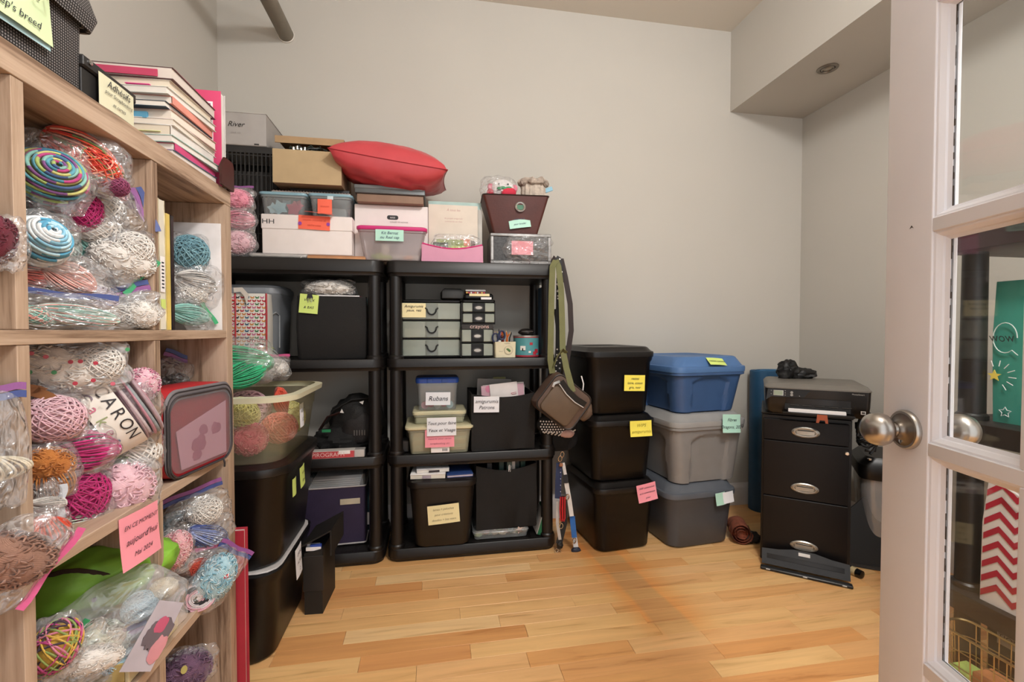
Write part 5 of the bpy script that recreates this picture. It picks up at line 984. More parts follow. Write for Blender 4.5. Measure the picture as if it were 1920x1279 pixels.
for k in range(4): MB().rbox(-.0042, -.0032, -.028+.017*k, -.018+.017*k, .09, .21, .0004).build('slot', P('#2c2a28', .6), t)
# ------------------------------------------------------------------ bags and lanyards hung on the unit's right side
hk = at(1042, 490, 2.20)
BROWNB = P('#5b463a', .6, var=.1, bump=.2, bscale=350); OLV = P('#72724a', .75, var=.08, bump=.3, bscale=400); BLKS = P('#141212', .6)
Yh = 2.115
c0 = at(1053, 752, Yh-.02)
t = thing('shoulder_bag', 'brown nylon shoulder bag with olive strap hung on the unit corner', 'bag', (c0.x, Yh-.01, c0.z-.0), 0)
BR_ = Matrix.Rotation(R(38), 4, 'Y') @ Matrix.Diagonal((1.12, 1, 1.14, 1))
MB().loft([[(x, y, z) for x, z, y in [(q[0], q[1], yy) for q in rr(w2, h2, .03, 0, 5)]] for yy, w2, h2 in ((-.055, .17, .145), (-.05, .195, .17), (.0, .205, .18), (.05, .20, .175), (.055, .18, .155))]).xf(BR_).build('main_body', BROWNB, t)
pk = MB().loft([[(x, y, z) for x, z, y in [(q[0], q[1], yy) for q in rr(w2, h2, .02, 0, 4)]] for yy, w2, h2 in ((-.068, .13, .10), (-.064, .145, .115), (-.0552, .15, .12))]).xf(BR_ @ Matrix.Translation((-.005, 0, -.02))).build('front_pocket', P('#63503f', .6, var=.1), t)
MB().ribbon([(-.07, -.070, .06), (-.02, -.072, .045), (.03, -.072, .04), (.075, -.068, .045)], .012, (0, -.3, 1), .002).xf(BR_).build('black_panel', BLKS, t); MB().tube([(-.07, -.073, .046), (-.02, -.075, .031), (.03, -.075, .026), (.075, -.072, .031)], .002, 5).xf(BR_).build('white_zip', P('#cfcac6', .4), t)
MB().tube([p for p in [(x, -.050, z) for x, z, _ in [(q[0], q[1], 0) for q in rr(.193, .168, .03, 0, 5)]]], .004, 6, closed=True).xf(BR_).build('edge_piping', P('#2b211d', .5), t)
MB().ribbon([(-.075, -.073, .055), (-.09, -.078, .035), (-.085, -.076, .02)], .005, (1, 0, 0), .002).xf(BR_).build('zip_pull', STEEL, t)
rel = lambda u, v, Y: at(u, v, Y)-Vector((c0.x, Yh-.01, c0.z))
MB().ribbon([rel(1074, 735, Yh-.075), rel(1062, 690, Yh-.06), rel(1055, 655, Yh-.02), rel(1054, 600, Yh), rel(1052, 540, Yh+.01), rel(1047, 500, Yh+.03), rel(1042, 488, Yh+.04)], .014, (1, -.25, 0), .0012).build('olive_strap', OLV, t)
MB().ribbon([rel(1042, 488, Yh+.04), rel(1036, 500, Yh+.005), rel(1034, 560, Yh-.005), rel(1033, 620, Yh-.005), rel(1032, 675, Yh-.01), rel(1036, 700, Yh-.01)], .014, (1, -.25, 0), .0012).build('olive_strap', OLV, t)
MB().ribbon([rel(1036, 690, Yh-.015), rel(1045, 668, Yh-.03), rel(1056, 655, Yh-.035), rel(1062, 662, Yh-.035)], .010, (.3, -.6, .6), .0012).build('olive_strap', OLV, t)
MB().rbox(-.012, .012, -.004, .004, -.010, .010, .002).build('strap_slider', BLKS, t, rel(1058, 660, Yh-.012))
blob(.045, .03, .05, 41, .1).xf(BR_ @ Matrix.Translation((.11, .01, .03))).build('side_pouch', P('#6b5646', .6), t); MB().tube([rel(1092, 740, Yh-.03), rel(1094, 720, Yh-.03), rel(1090, 705, Yh-.02)], .003, 6).build('white_cord', PAPER, t)
# polka dot tote underneath
DOT, b_, o_ = new_mat('dot_cloth'); b_.inputs['Base Color'].default_value = hexc('#141213'); b_.inputs['Roughness'].default_value = .8
c1 = at(1052, 800, Yh+.03); t = thing('dotted_tote', 'black cloth tote with white dots and zebra hem behind the brown bag', 'bag', (c1.x, Yh+.06, c1.z-.03), 0)
blob(.105, .035, .06, 44, .08, 1.4, 36, 20).xf(Matrix.Translation((-.012, 0, .035))).build('bag_body', DOT, t)
dm = MB().lathe([(.0042, 0), (.004, -.0012), (0, -.0014)], 10, axis='y').mesh('dot')
for j in range(5):
    for i in range(9):
        x = -.10+.013*i+(.006 if j % 2 else 0); z = .005+.013*j; q = 1-((x+.012)/.105)**2-((z-.035)/.06)**2
        if q > .05: obj('dot', dm, PAPER, t, (x, -.035*math.sqrt(q)*1.06-.0015, z))
for k in range(9): MB().ribbon([(-.085+.018*k, -.026, -.016+.004*abs(k-4)), (-.070+.018*k, -.030, -.004+.004*abs(k-4))], .004, (1, 0, .4), .001).build('zebra_stripe', P('#d9d4cf', .7), t)
blob(.035, .02, .022, 46, .2).xf(Matrix.Translation((.035, -.02, -.008))).build('pink_corner', P('#c9a39a', .7), t)
rl2 = lambda u, v, Y: at(u, v, Y)-Vector((c1.x, Yh+.06, c1.z-.03))
sp_ = [rl2(1040, 790, Yh+.05), rl2(1048, 650, Yh+.05), rl2(1049, 560, Yh+.05), rl2(1050, 505, Yh+.055), rl2(1046, 486, Yh+.055), rl2(1042, 484, Yh+.06)]
MB().ribbon(sp_, .017, (1, -.2, 0), .001).build('dotted_strap', BLKS, t)
for k in range(34): 
    a = k/33*3; i = min(2, int(a)); f_ = a-i; q = sp_[i+1 if i < 2 else 2].lerp(sp_[min(i+2, 4)], f_) if i > 0 else sp_[0].lerp(sp_[1], .6+.4*f_)
    obj('dot', dm, PAPER, t, q+Vector(((.009 if k % 2 else -.009), -.0024, 0)))
MB().ribbon([rl2(1052, 486, Yh+.07), rl2(1060, 520, Yh+.07), rl2(1069, 570, Yh+.07), rl2(1071, 620, Yh+.07), rl2(1064, 670, Yh+.08), rl2(1058, 720, Yh+.08)], .013, (1, -.2, 0), .001).build('brown_strap', P('#2a1a16', .5), t)
MB().ribbon([rl2(1036, 495, Yh+.07), rl2(1042, 483, Yh+.07), rl2(1050, 486, Yh+.07), rl2(1054, 530, Yh+.07)], .016, (1, -.3, 0), .001).build('brown_strap', P('#2a1a16', .5), t)
t = thing('black_bag', 'plain black cloth bag hanging lowest under the dotted tote', 'bag', (at(1050, 830, Yh+.09).x, Yh+.10, at(1050, 840, Yh+.09).z)); blob(.10, .035, .075, 47, .1, 1.5).xf(Matrix.Translation((.0, 0, .05))).build('bag_body', P('#100e0e', .85, bump=.3, bscale=200), t); MB().ribbon([(.0, .0, .10), (.0, .01, .3), (-.01, .015, .62), (-.02, .015, .70)], .008, (1, 0, 0), .001).build('strap', BLKS, t)
# wall hook for them and the lanyards
t = thing('lanyards', 'bunch of key lanyards with clips hanging at the unit edge', 'lanyards', at(1050, 850, 2.13)); o0 = at(1050, 850, 2.13); rl3 = lambda u, v, y=0: at(u, v, 2.13+y)-o0
for col, pts, w2, nm in (('#1d2b4f', [(1049, 868), (1047, 900), (1046, 935)], .010, 'navy_lanyard'), ('#d9d4d0', [(1056, 868), (1060, 890)], .005, 'white_lanyard'), ('#e0dcd8', [(1062, 906), (1068, 940), (1072, 968)], .007, 'white_lanyard'), ('#2a66b0', [(1073, 968), (1075, 990), (1077, 1008)], .0085, 'blue_lanyard'), ('#b8b2ae', [(1046, 940), (1045, 980), (1050, 1012)], .005, 'grey_lanyard'), ('#151313', [(1056, 930), (1058, 980), (1048, 1020)], .010, 'black_lanyard'), ('#1a1a20', [(1060, 888), (1061, 906)], .007, 'black_lanyard'), ('#dadbdd', [(1077, 1008), (1080, 1026)], .008, 'white_lanyard')):
    MB().ribbon([rl3(u, v, -.006*i) for i, (u, v) in enumerate(pts)], w2*1.5, (1, -.3, 0), .0012).build(nm, P(col, .6), t)
for u, dy in ((1053, -.02), (1057, -.022)): MB().tube([rl3(u-2, 932, dy), rl3(u-3, 955, dy), rl3(u-2, 975, dy), rl3(u, 978, dy), rl3(u+2, 972, dy), rl3(u+2, 950, dy), rl3(u+2, 932, dy)], .0036, 6).build('red_cord', P('#c2262f', .45), t)
for u, v in ((1050, 860), (1054, 852), (1052, 986), (1043, 1033), (1048, 1036), (1064, 932), (1077, 1014)):
    c_ = rl3(u, v, -.012); MB().tube([c_+Vector((.009*math.cos(a), -.003*math.sin(a), .014*math.sin(a))) for a in [2*math.pi*k/10 for k in range(10)]], .0026, 5, closed=True).build('metal_clip', CHROME, t)
for k in range(9): MB().lathe([(.0022, -.002), (.0022, .002)], 6, tuple(rl3(1051, 880+6*k, -.016))).build('bead', P('#d8d2e0' if k % 2 else '#5d4a7a', .4), t)
blob(.024, .012, .014, 50, .2).xf(Matrix.Translation(rl3(1080, 1032, -.012))).build('beaded_fob', P('#23283a', .5), t); blob(.016, .012, .02, 51, .2).xf(Matrix.Translation(rl3(1050, 1022, -.01))).build('black_fob', P('#151313', .5), t); blob(.010, .008, .010, 52, .2).xf(Matrix.Translation(rl3(1052, 872, -.012))).build('copper_fob', P('#a06a4c', .4), t)

# ------------------------------------------------------------------ on top of the cube shelf
TC = 1.4705
def frame_of(p0, yaw): return p0
# mesh basket, dark card box, books, bookend
NET, b_, o_ = new_mat('black_mesh_cloth'); tc_ = N(NET, 'ShaderNodeTexCoord'); mp_ = N(NET, 'ShaderNodeMapping'); mp_.inputs['Scale'].default_value = (.001, 230, 230); L(NET, tc_.outputs['Object'], mp_.inputs[0])
vo = N(NET, 'ShaderNodeTexVoronoi', i_Scale=1.0, i_Randomness=0.0); L(NET, mp_.outputs[0], vo.inputs['Vector']); rp = ramp(NET, vo.outputs['Distance'], [(.22, hexc('#938e8c')), (.34, hexc('#1b1818'))]); L(NET, rp.outputs[0], b_.inputs['Base Color']); b_.inputs['Roughness'].default_value = .6
bs = thing('mesh_basket', 'black mesh fabric basket with mint note clipped to its rim', 'basket', (-.70, .792, TC), 0)
MB().loft([rr(.24, .30, .012, 0, 4, 0, -.06), rr(.245, .305, .012, .01, 4, 0, -.06), rr(.25, .31, .012, .15, 4, 0, -.06), rr(.235, .295, .01, .15, 4, 0, -.06)]).build('wall', NET, bs)
MB().loft([rr(.252, .312, .012, .118, 4, 0, -.06), rr(.27, .33, .014, .112, 4, 0, -.06), rr(.28, .345, .014, .135, 4, 0, -.06), rr(.262, .325, .012, .172, 4, 0, -.06), rr(.24, .30, .01, .172, 4, 0, -.06)], False, False).build('folded_rim', NET, bs)
n_ = note(bs, .135, .115, (.133, -.055, .092), P('#cfe0b0', .7, var=.03), ['EN court', 'Création de', 'Stitch markers', 'or', 'sheep\'s breed'], 90, -3, size=.0155, curl=.03); MB().box(-.069, .067, .0012, .0022, -.064, .058).build('blue_backing', P('#a9cbd0', .6), n_, smooth=False)
ck = MB().prism([(-.020, -.012), (.020, -.012), (.014, .014), (-.014, .014)], -.007, .007).build('binder_clip', P('#121010', .35), bs, (.149, -.02, .135), (0, 0, R(90))); MB().tube([(-.008, -.008, -.010), (-.011, -.011, -.034), (.011, -.011, -.034), (.008, -.008, -.010)], .0014, 5).build('clip_wire', CHROME, ck)
bx_ = thing('label_box', 'black card storage box with handwritten Adhésifs card', 'box', (-.693, .940, TC), 0); h = .070
MB().rbox(-.115, .118, -.062, .070, 0, h-.02, .002).build('box_body', P('#1a1817', .5, var=.1), bx_); MB().rbox(-.12, .123, -.064, .073, h-.0198, h, .003).build('lid', P('#232120', .45, var=.1), bx_)
note(bx_, .092, .056, (.1262, .012, .030), P('#d6d2b4', .7, var=.03), ['Adhésifs', ('pour Scrapbooking', .0095), ('et cartes', .0095)], 90, 0, size=.018, curl=.0); MB().lathe([(.004, 0), (.004, .002), (0, .003)], 10, (.1235, -.05, h-.008), 'x').build('rivet', CHROME, bx_)
BKS = [(.014, '#4a6b86', '#d9cfc8', 'thin blue spined booklet at the bottom of the book stack', .262, .02), (.012, '#c94a78', '#ded6cc', 'pink covered book second from the bottom of the stack', .255, .01), (.012, '#9dbdb8', '#e0d8cf', 'pale teal covered book low in the book stack', .27, .03), (.017, '#d9d3cd', '#d8cbb8', 'thick white spined book low in the stack', .25, .0), (.011, '#e6e1dc', '#ddd2c4', 'white covered booklet in the middle of the book stack', .268, .015), (.016, '#c9a9a0', '#e0d4c6', 'book with pale rose cover in the book stack', .25, .02), (.010, '#2b3f52', '#e1d9cf', 'navy covered book in the book stack', .275, -.01), (.013, '#d98f80', '#dfd6ca', 'salmon covered book in the upper stack', .25, .0), (.012, '#d3d6d0', '#ddd6cd', 'grey-white covered book in the upper stack', .27, .01), (.015, '#e9e4df', '#d9cbb6', 'white book with pink tab under the top book', .245, .0), (.020, '#5a3a3c', '#cfc3b9', 'dark photo covered book topping the stack', .30, .015)]
z = TC; g = 'books stacked on the cube shelf'
for i, (th, cov, pg, lab, ln, off) in enumerate(BKS):
    th *= 1.30; ln = min(.212, ln*.78)
    t = thing('book', lab, 'book', (-.688+off*.3, 1.246+off*.25, z), -2+2.0*math.sin(i*2.1), g); w2 = .215
    MB().box(-.10, w2/2, -ln*.46, ln*.48, .0012, th-.0013).build('pages', P(pg, .85, var=.05), t, smooth=False); MB().box(-.101, w2/2+.003, -ln*.465, ln*.485, 0, .0011).build('cover', P(cov, .5), t, smooth=False); MB().box(-.101, w2/2+.003, -ln*.465, ln*.485, th-.0012, th-.0002).build('cover', P(cov, .5), t, smooth=False)
    if i in (1, 3, 7): MB().box(w2/2+.003, w2/2+.0042, -ln*.465, ln*.485, 0, th-.0002).build('spine', P(cov, .5), t, smooth=False)
    if i == 9: MB().box(.02, .07, -ln*.49, -ln*.44, .004, .0052).build('pink_tab', P('#e0408f', .5), t, smooth=False)
    if i == 3: MB().box(.02, .09, -ln*.48, -ln*.45, .006, .0072).build('yellow_tab', P('#d9dba0', .5), t, smooth=False)
    if i == 5: MB().box(.03, .06, -ln*.49, -ln*.44, -.002, .012).build('blue_tab', P('#5b9dbd', .5), t, smooth=False)
    if i == 10: MB().box(-.05, .08, -ln*.475, -ln*.466, .003, .0185).build('pink_print', P('#b83a5c', .4), t, smooth=False); MB().box(.0, w2/2+.0032, -.09, .098, th-.0002, th+.0003).build('cover_photo', P('#c2556f', .35, var=.5, nscale=30), t, smooth=False)
    z += th+.0003
t = thing('book', 'tall pink framed picture book standing at the end of the book stack', 'book', (-.652, 1.376, TC), 0); hb_ = .258
MB().rbox(-.105, .085, -.010, .012, .002, hb_-.002, .001).build('pages', P('#d9d3cd', .8), t); MB().rbox(-.108, .088, -.0125, -.0105, 0, hb_, .0005).build('cover', P('#c9406a', .45, var=.05), t); MB().rbox(-.108, .088, .0125, .0145, 0, hb_, .0005).build('cover', P('#b9b4b0', .5), t)
im = MB().box(-.075, .068, -.0133, -.0126, .03, hb_-.03).build('white_frame', PAPER, t, smooth=False); MB().box(-.070, .063, -.0140, -.0134, .035, hb_-.035).build('cover_picture', P('#8a5a80', .4, var=.8, nscale=25), im, smooth=False)
t = thing('bookend', 'dark mahogany bookend at the far end of the cube shelf top', 'bookend', (-.648, 1.3945, TC), 0); MH = P('#3b1f1b', .35, var=.15)
MB().prism([(-.10, 0), (.090, 0), (.090, .075), (.075, .092), (-.10, .11)], .0, .014).build('upright', MH, t); MB().rbox(-.10, .085, -.03, -.0165, 0, .004, .001).build('foot', MH, t)
MB().prism([(-.062, 0), (.0145, 0), (.0145, .066), (.006, .078), (-.040, .078), (-.062, .05)], -.0965, -.0905).xf(Matrix.Rotation(R(90), 4, 'Z')).build('cheek', MH, t)
# ------------------------------------------------------------------ inside the cubes
SB = [0]
def yb(label, u, v, X, rw, rh, balls, fi=0, zip_=None, rz=38, tilt=0, rx=0, fm=None, zip2=None, flap=1.0, bow=.1, name='yarn_bag', cat='yarn bag', film=True, th=.7):
    c0_, c1_ = (1.070, 1.370) if u > 300 else (.756, 1.040) if u > 50 else (.445, .728)
    for _ in range(40):                      # slide along the sight line until the bag clears the divider
        p = atx(u, v, X); s = 1/ppm(p); e = max([abs(b[0])*0+b[2] for b in balls]+[rw*.6])*s*.62
        if p.y+e > c1_ and X < -.53: X += .005
        elif p.y-e < c0_ and X > -.8: X -= .005
        else: break
    bl = []
    for b in balls:
        du, dv, bw, bh, mt, kd = b[:6]; bw *= 1.14; bh *= 1.14; bl.append((du*s, (b[7] if len(b) > 7 else 0)*s, -dv*s, bw*s, min(bw, bh)*s*.85, bh*s, mt, kd, b[6] if len(b) > 6 else (20, 15, 0)))
    SB[0] = s
    return ybag(label, p, (rw*s, min(rw, rh)*s*th, rh*s), (rx, tilt, rz), bl, fi, zip_, fm=fm, zip2=zip2, flap=flap, bow=bow, name=name, cat=cat, film=film)
XA, XB, XC_ = -.63, -.66, -.70
# top row, second column
yb('bag with a rainbow swirl of thick yarn in the top cube', 97, 325, XA, 62, 78, [(-5, 8, 48, 48, MULTI, 'thick', (75, 0, 12))], 0)
yb('bag of red and green variegated yarn high in the top cube', 172, 305, -.60, 60, 54, [(-14, -10, 48, 36, REDV, 'skein', (0, 25, 0)), (-2, 2, 44, 30, REDV, 'ball2', (0, 25, 0)), (30, 34, 22, 18, PURP, 'ball2')], 1, tilt=22)
yb('bag with a shiny magenta ball in the top cube', 150, 398, XA-.01, 50, 46, [(0, -2, 30, 34, MAG, 'ball2')], 2, tilt=-10)
yb('bag of two grey-white yarn balls with purple and blue zip', 212, 402, XA-.02, 48, 46, [(-18, -8, 32, 28, GREYW, 'ball'), (-26, 30, 36, 26, WHT, 'ball')], 3, ZP, tilt=70, zip2=ZB)
yb('bag of blue and white striped yarn by the divider', 80, 452, XA, 54, 58, [(-4, 2, 38, 46, LBW, 'coil', (60, 40, 0))], 4)
yb('bag of coral and peach yarn skeins in the top cube', 110, 520, XA, 72, 42, [(-38, 0, 26, 24, CORAL, 'skein'), (14, 0, 36, 26, CORALL, 'skein', (0, 30, 0))], 5)
yb('hazy bag of off-white yarn with green zip', 222, 490, XB, 48, 44, [(6, -4, 42, 28, WHT, 'fuzzy')], 0, ZG, tilt=128, fm=FILM2)
yb('flat bag of mint and coral yarn lying at the bottom of the top cube', 120, 585, XA+.02, 86, 34, [(20, 6, 52, 18, MINTC, 'skein', (0, 10, 0)), (-40, 8, 28, 16, MINTC, 'ball2')], 1, ZB, tilt=4)
yb('bag of grey-white yarn with blue and purple zip beside the divider', 232, 585, XA, 60, 34, [(-12, 6, 34, 20, GREYW, 'ball2'), (26, 4, 24, 22, WHT, 'fuzzy')], 2, ZP, tilt=-18, zip2=ZB, fm=FILM2)
yb('bag of cream yarn wedged at the right of the top cube', 250, 470, -.62, 36, 40, [(0, 0, 28, 30, WHT, 'ball2')], 3)
yb('bag of lilac grey yarn under the green zip', 175, 560, XA, 40, 30, [(0, 0, 30, 22, ym('lilac_yarn', ['#b3a9b5', '#c7bec8'], 9), 'fuzzy')], 4)
yb('bag of rose yarn tucked beneath the rainbow swirl', 110, 395, XB, 40, 30, [(0, 0, 32, 22, ym('rose_yarn', ['#c48a9c', '#d6a5b3', '#a96b82'], 9), 'skein')], 1)
# filler yarn deeper in the cube
for k, (u, v, mt) in enumerate(((120, 470, GREYW), (170, 545, WHT), (190, 350, PALEP), (165, 470, MINT))): yb(['bag of pale grey yarn deep in the top cube', 'bag of cream white yarn behind the green zip', 'bag of dusty pink yarn behind the magenta ball', 'bag of mint yarn deep in the top cube'][k], u, v, -.78, 46, 40, [(0, 0, 36, 32, mt, 'ball')], k)
p = atx(262, 440, -.60); t = thing('cotton_cord', 'white cotton cord looping out of the yarn bags', 'cord', p); s = 1/ppm(p)
cd = [(-30, 40), (-38, 22), (-30, -10), (-12, -24), (4, -10), (12, 8), (14, -20), (8, -34)]
MB().tube([Vector((x*s*math.cos(R(38)), x*s*math.sin(R(38)), -y_*s)) for x, y_ in cd], .0032, 7).build('cord_strand', P('#e0dad4', .8), t)
# top row, end cube: magazines, white board, three bags
for k, (Y0, c1, c2, lab, hh_, th) in enumerate(((1.0665, '#cbbf9f', '#d8d2c2', 'cream catalogue with barcode sticker standing at the divider', .275, .022), (1.091, '#d8c27a', '#e4dcc4', 'yellow spined magazine standing in the end cube', .25, .015), (1.108, '#241f22', '#d8cfc4', 'dark glossy magazine standing beside the yellow spined one', .25, .013))):
    t = thing('magazine', lab, 'magazine', (-.676, Y0, SH[3]), 0, 'magazines in the end cube'); MB().box(-.11, .112, .001, th-.001, .001, hh_-.001).build('pages', P(c2, .8), t, smooth=False); MB().box(-.112, .113, 0, .0009, 0, hh_).build('cover', P(c1, .5), t, smooth=False); MB().box(-.112, .113, th-.0009, th, 0, hh_).build('cover', P(c1, .4, var=.6, nscale=22), t, smooth=False)
    if k == 0:
        MB().box(.1131, .1138, .002, .018, .08, .155).build('barcode_sticker', PAPER, t, smooth=False)
        for q in range(8): MB().box(.1139, .1143, .006, .014, .088+.0075*q, .091+.0075*q).build('barcode_bar', INK, t, smooth=False)
        MB().box(.1131, .1139, .003, .019, .045, .065).build('lime_sticker', NOTE_L, t, smooth=False)
    if k == 1: MB().box(.1132, .1138, .001, th-.001, 0, hh_).build('spine', P('#d9bf68', .5), t, smooth=False)
    if k == 2: MB().box(.1132, .1138, .001, th-.001, .0, hh_).build('spine', P('#2a2022', .4, var=.9, nscale=60), t, smooth=False)
t = thing('white_board', 'plain white card sheet leaning on the end panel inside the cube', 'card', (-.72, 1.366, SH[3]), 0); MB().rbox(-.14, .15, -.0025, .0025, 0, at(422, 420, 1.366).z-SH[3], .0005).build('sheet', P('#e2dddc', .6), t)
yb('bag with a grey-blue yarn ball and orange label in the end cube', 352, 480, -.64, 42, 44, [(0, 0, 30, 34, BLUG, 'ball2')], 3, rz=40)
yb('bag of silvery grey yarn in the end cube', 372, 535, -.62, 44, 42, [(-4, -4, 30, 22, GREYW, 'skein'), (-10, 18, 22, 16, WHT, 'ball2')], 4, rz=40)
yb('bag of mint yarn with green zip at the bottom of the end cube', 362, 588, -.62, 40, 24, [(-6, 2, 28, 18, MINT, 'skein')], 5, ZG, tilt=60, rz=40)
# first column sliver (left edge)
yb('bag of maroon yarn poking out at the left of the divider', 8, 455, -.60, 34, 55, [(-14, 0, 26, 40, MAROON, 'fuzzy')], 0)
yb('bag of cream rope yarn with blue zip left of the divider', -2, 850, -.60, 42, 110, [(-12, 30, 22, 50, CREAM, 'skein', (0, 90, 0))], 1, ZB, zip2=ZP)
yb('bag of brown fuzzy yarn with leaf tag and pink zip spilling out', 30, 1050, -.55, 88, 58, [(-20, -4, 64, 46, BROWN, 'fuzzy')], 2, ZK, tilt=125, fm=FILM)
bw_ = [o for o in bpy.data.objects if o.get('label', '').startswith('bag of brown fuzzy')][0]
p = atx(18, 1027, -.50); MB().loft([[(.009*math.cos(a), 0, .0055*math.sin(a)) for a in [2*math.pi*k/16 for k in range(16)]], [(.009*math.cos(a), -.001, .0055*math.sin(a)) for a in [2*math.pi*k/16 for k in range(16)]]]).build('leaf_tag', P('#35a565', .5), bw_, (-.03, -.055, .02), (0, R(-100), 0))
# second row, second column
yb('bag printed with red dots and holly around white yarn', 130, 690, XA, 96, 56, [(-20, 0, 60, 36, WHT, 'fuzzy'), (40, -4, 36, 34, WHT, 'ball2')], 3, fm=FILM2)
xb_ = [o for o in bpy.data.objects if o.get('label', '').startswith('bag printed')][0]
rg = random.Random(12)
for k in range(16):
    c_ = ['#a8263a', '#a8263a', '#3f8a55', '#c25a6c'][k % 4]; MB().lathe([(.0035, 0), (.0035, -.0006), (0, -.0008)], 10, axis='y').build('printed_dot', P(c_, .5), xb_, (rg.uniform(-.07, .075), -.045, rg.uniform(-.03, .035)))
for k, (x, z) in enumerate(((-.05, -.028), (-.035, -.038), (-.06, -.042))): MB().prism([(-.022, .004), (-.008, .010), (.012, .004), (.022, -.002), (.006, -.008), (-.014, -.006)], -.001, .0).build('gingerbread_print', P('#8a5526', .5), xb_, (x, -.047, z), (0, R(20*k), 0))
yb('bag of soft pale pink yarn under the holly bag', 97, 785, XA, 54, 48, [(0, 0, 44, 40, PALEP, 'ball2')], 4)
ck_ = yb('bag of pink and grey cake yarn with a white lettered paper band', 208, 775, XA, 84, 82, [(-6, 0, 66, 58, ym('cake_yarn', ['#a98f96', '#8f9597', '#c28a9a', '#b9a9ab', '#94777f'], 8), 'cake', (0, 62, 0)), (44, -48, 26, 30, PINKV, 'fuzzy')], 5, tilt=10)
s = SB[0]*1.14
band = MB(); n_ = 24; M2 = Matrix.Rotation(R(62), 4, 'Y')
band.grid(n_, 1, lambda u, v: ((66*s*1.07)*math.cos(R(-160+140*u)), (58*s*.85*1.10)*math.sin(R(-160+140*u)), (v-.5)*44*s)); band.xf(Matrix.Translation((-6*s, 0, 0)) @ M2); band.build('paper_band', P('#e3dcd2', .6), ck_)
for k, (ch, c_, zc, sz) in enumerate([(c, '#2a2527', 10, 25) for c in 'CARON']+[(c, ['#8a7a86', '#c26a82', '#8f9a6a', '#b9708a', '#7a86a0'][i], -11, 22) for i, c in enumerate('Cakes')]):
    i = k % 5; a = R(-125+17*i); rx_, ry_ = 66*s*1.09, 58*s*.85*1.125; pos = Matrix.Translation((-6*s, 0, 0)) @ M2 @ Vector((rx_*math.cos(a), ry_*math.sin(a), zc*s))
    o = obj('lettering', text_mesh(ch, sz*s), P(c_, .6), ck_); o.matrix_basis = Matrix.Translation(pos) @ M2 @ Matrix.Rotation(a+R(90), 4, 'Z') @ Matrix.Rotation(R(90), 4, 'X')
yb('bag with a magenta skein and black flower tag', 142, 848, XA+.01, 66, 50, [(2, 0, 54, 36, MAG, 'skein', (0, 5, 0))], 0, tilt=-5)
mg = [o for o in bpy.data.objects if o.get('label', '').startswith('bag with a magenta skein')][0]; MB().prism([(.011*(1 if k % 2 else .7)*math.cos(k*.63), .011*(1 if k % 2 else .7)*math.sin(k*.63)) for k in range(10)], -.001, .001).build('flower_tag', P('#1d1518', .5), mg, (-.025, -.036, -.012))
yb('bag of copper orange yarn hanks against the divider', 88, 885, XA, 50, 56, [(0, -14, 34, 28, ORANGE, 'fuzzy'), (6, 20, 36, 30, ORANGE, 'skein', (0, 80, 0))], 1)
yb('bag of sage green yarn with pale zip', 215, 855, XB+.02, 50, 42, [(0, 0, 38, 32, GREENY, 'skein', (0, -30, 0))], 2, ZC, tilt=30)
yb('bag of deep magenta yarn low in the second row', 148, 935, XA, 54, 64, [(0, 4, 40, 52, MAG, 'ball2')], 3)
yb('bag of pale rose fuzzy yarn by the lower shelf edge', 228, 915, XA, 62, 58, [(-4, 0, 46, 44, PALEP, 'fuzzy')], 4, fm=FILM2)
yb('small bag of white yarn under the copper hanks', 88, 945, XA+.02, 38, 20, [(0, 0, 24, 13, WHT, 'skein')], 5, ZC, tilt=95)
yb('bag with a red-orange yarn ball at the front corner', 82, 1000, XA+.03, 42, 52, [(-2, 0, 28, 36, REDO, 'skein', (0, 90, 0))], 0)
yb('bag of pale mint yarn beside the red-orange ball', 132, 985, XA, 50, 36, [(0, 0, 34, 22, ym('pale_mint_yarn', ['#c4cdbc', '#d3d9cb'], 9), 'skein')], 1)
for k, (u, v, mt) in enumerate(((150, 765, PALEP), (110, 840, CREAM), (250, 850, WHT))): yb(['bag of light pink yarn deep in the second row', 'bag of cream yarn deep in the second row', 'bag of white yarn at the back of the second row'][k], u, v, -.80, 50, 44, [(0, 0, 38, 34, mt, 'ball')], k+2)
# second row, end cube: baggie and red pouch
yb('small dark baggie with striped zip behind the red pouch', 325, 705, -.70, 34, 34, [(6, 10, 18, 14, BLKY, 'skein')], 3, ZP, tilt=24, rz=40, zip2=ZB)
p = atx(362, 895, -.63); t = thing('red_pouch', 'red zip pouch with clear mesh window showing a pink card', 'pouch', (-.606, 1.222, SH[2]+.004), 80, ry=0)
PR = P('#b5262c', .6, var=.08, bump=.2, bscale=250); PG = P('#8f8b8e', .5, var=.06); wv, hv, dv = .235, .20, .10
yr_ = lambda w2, h2, y_, r2=.035: [(x, y_, z+h2/2) for x, z, _ in [(q[0], q[1], 0) for q in rr(w2, h2, r2, 0, 6)]]
MB().loft([yr_(wv*.96, hv*.96, .05), yr_(wv, hv, .04), yr_(wv, hv, -.035), yr_(wv*.98, hv*.98, -.048)]).build('body', PR, t)
MB().loft([yr_(wv*.985, hv*.985, -.0482), yr_(wv*1.0, hv, -.052), yr_(wv*.98, hv*.98, -.056), yr_(wv*.9, hv*.88, -.056)], False, False).build('grey_border', P('#6d686b', .6), t); MB().tube([(x, -.054, z) for x, _, z in yr_(wv*.97, hv*.965, 0)], .003, 6, closed=True).build('zip', P('#2b2729', .5), t)
MB().tube([(x, -.057, z) for x, _, z in yr_(wv*.93, hv*.92, 0)], .0022, 6, closed=True).build('zip', P('#3d383a', .5), t)
MB().loft([[(x, y_, z+.009) for x, _, z in yr_(wv*.9, hv*.88, 0, .03)] for y_ in (-.0558, -.0566)]).build('mesh_window', film('mesh_window', '#d9d3d8', .10, .3, .05, 60), t)
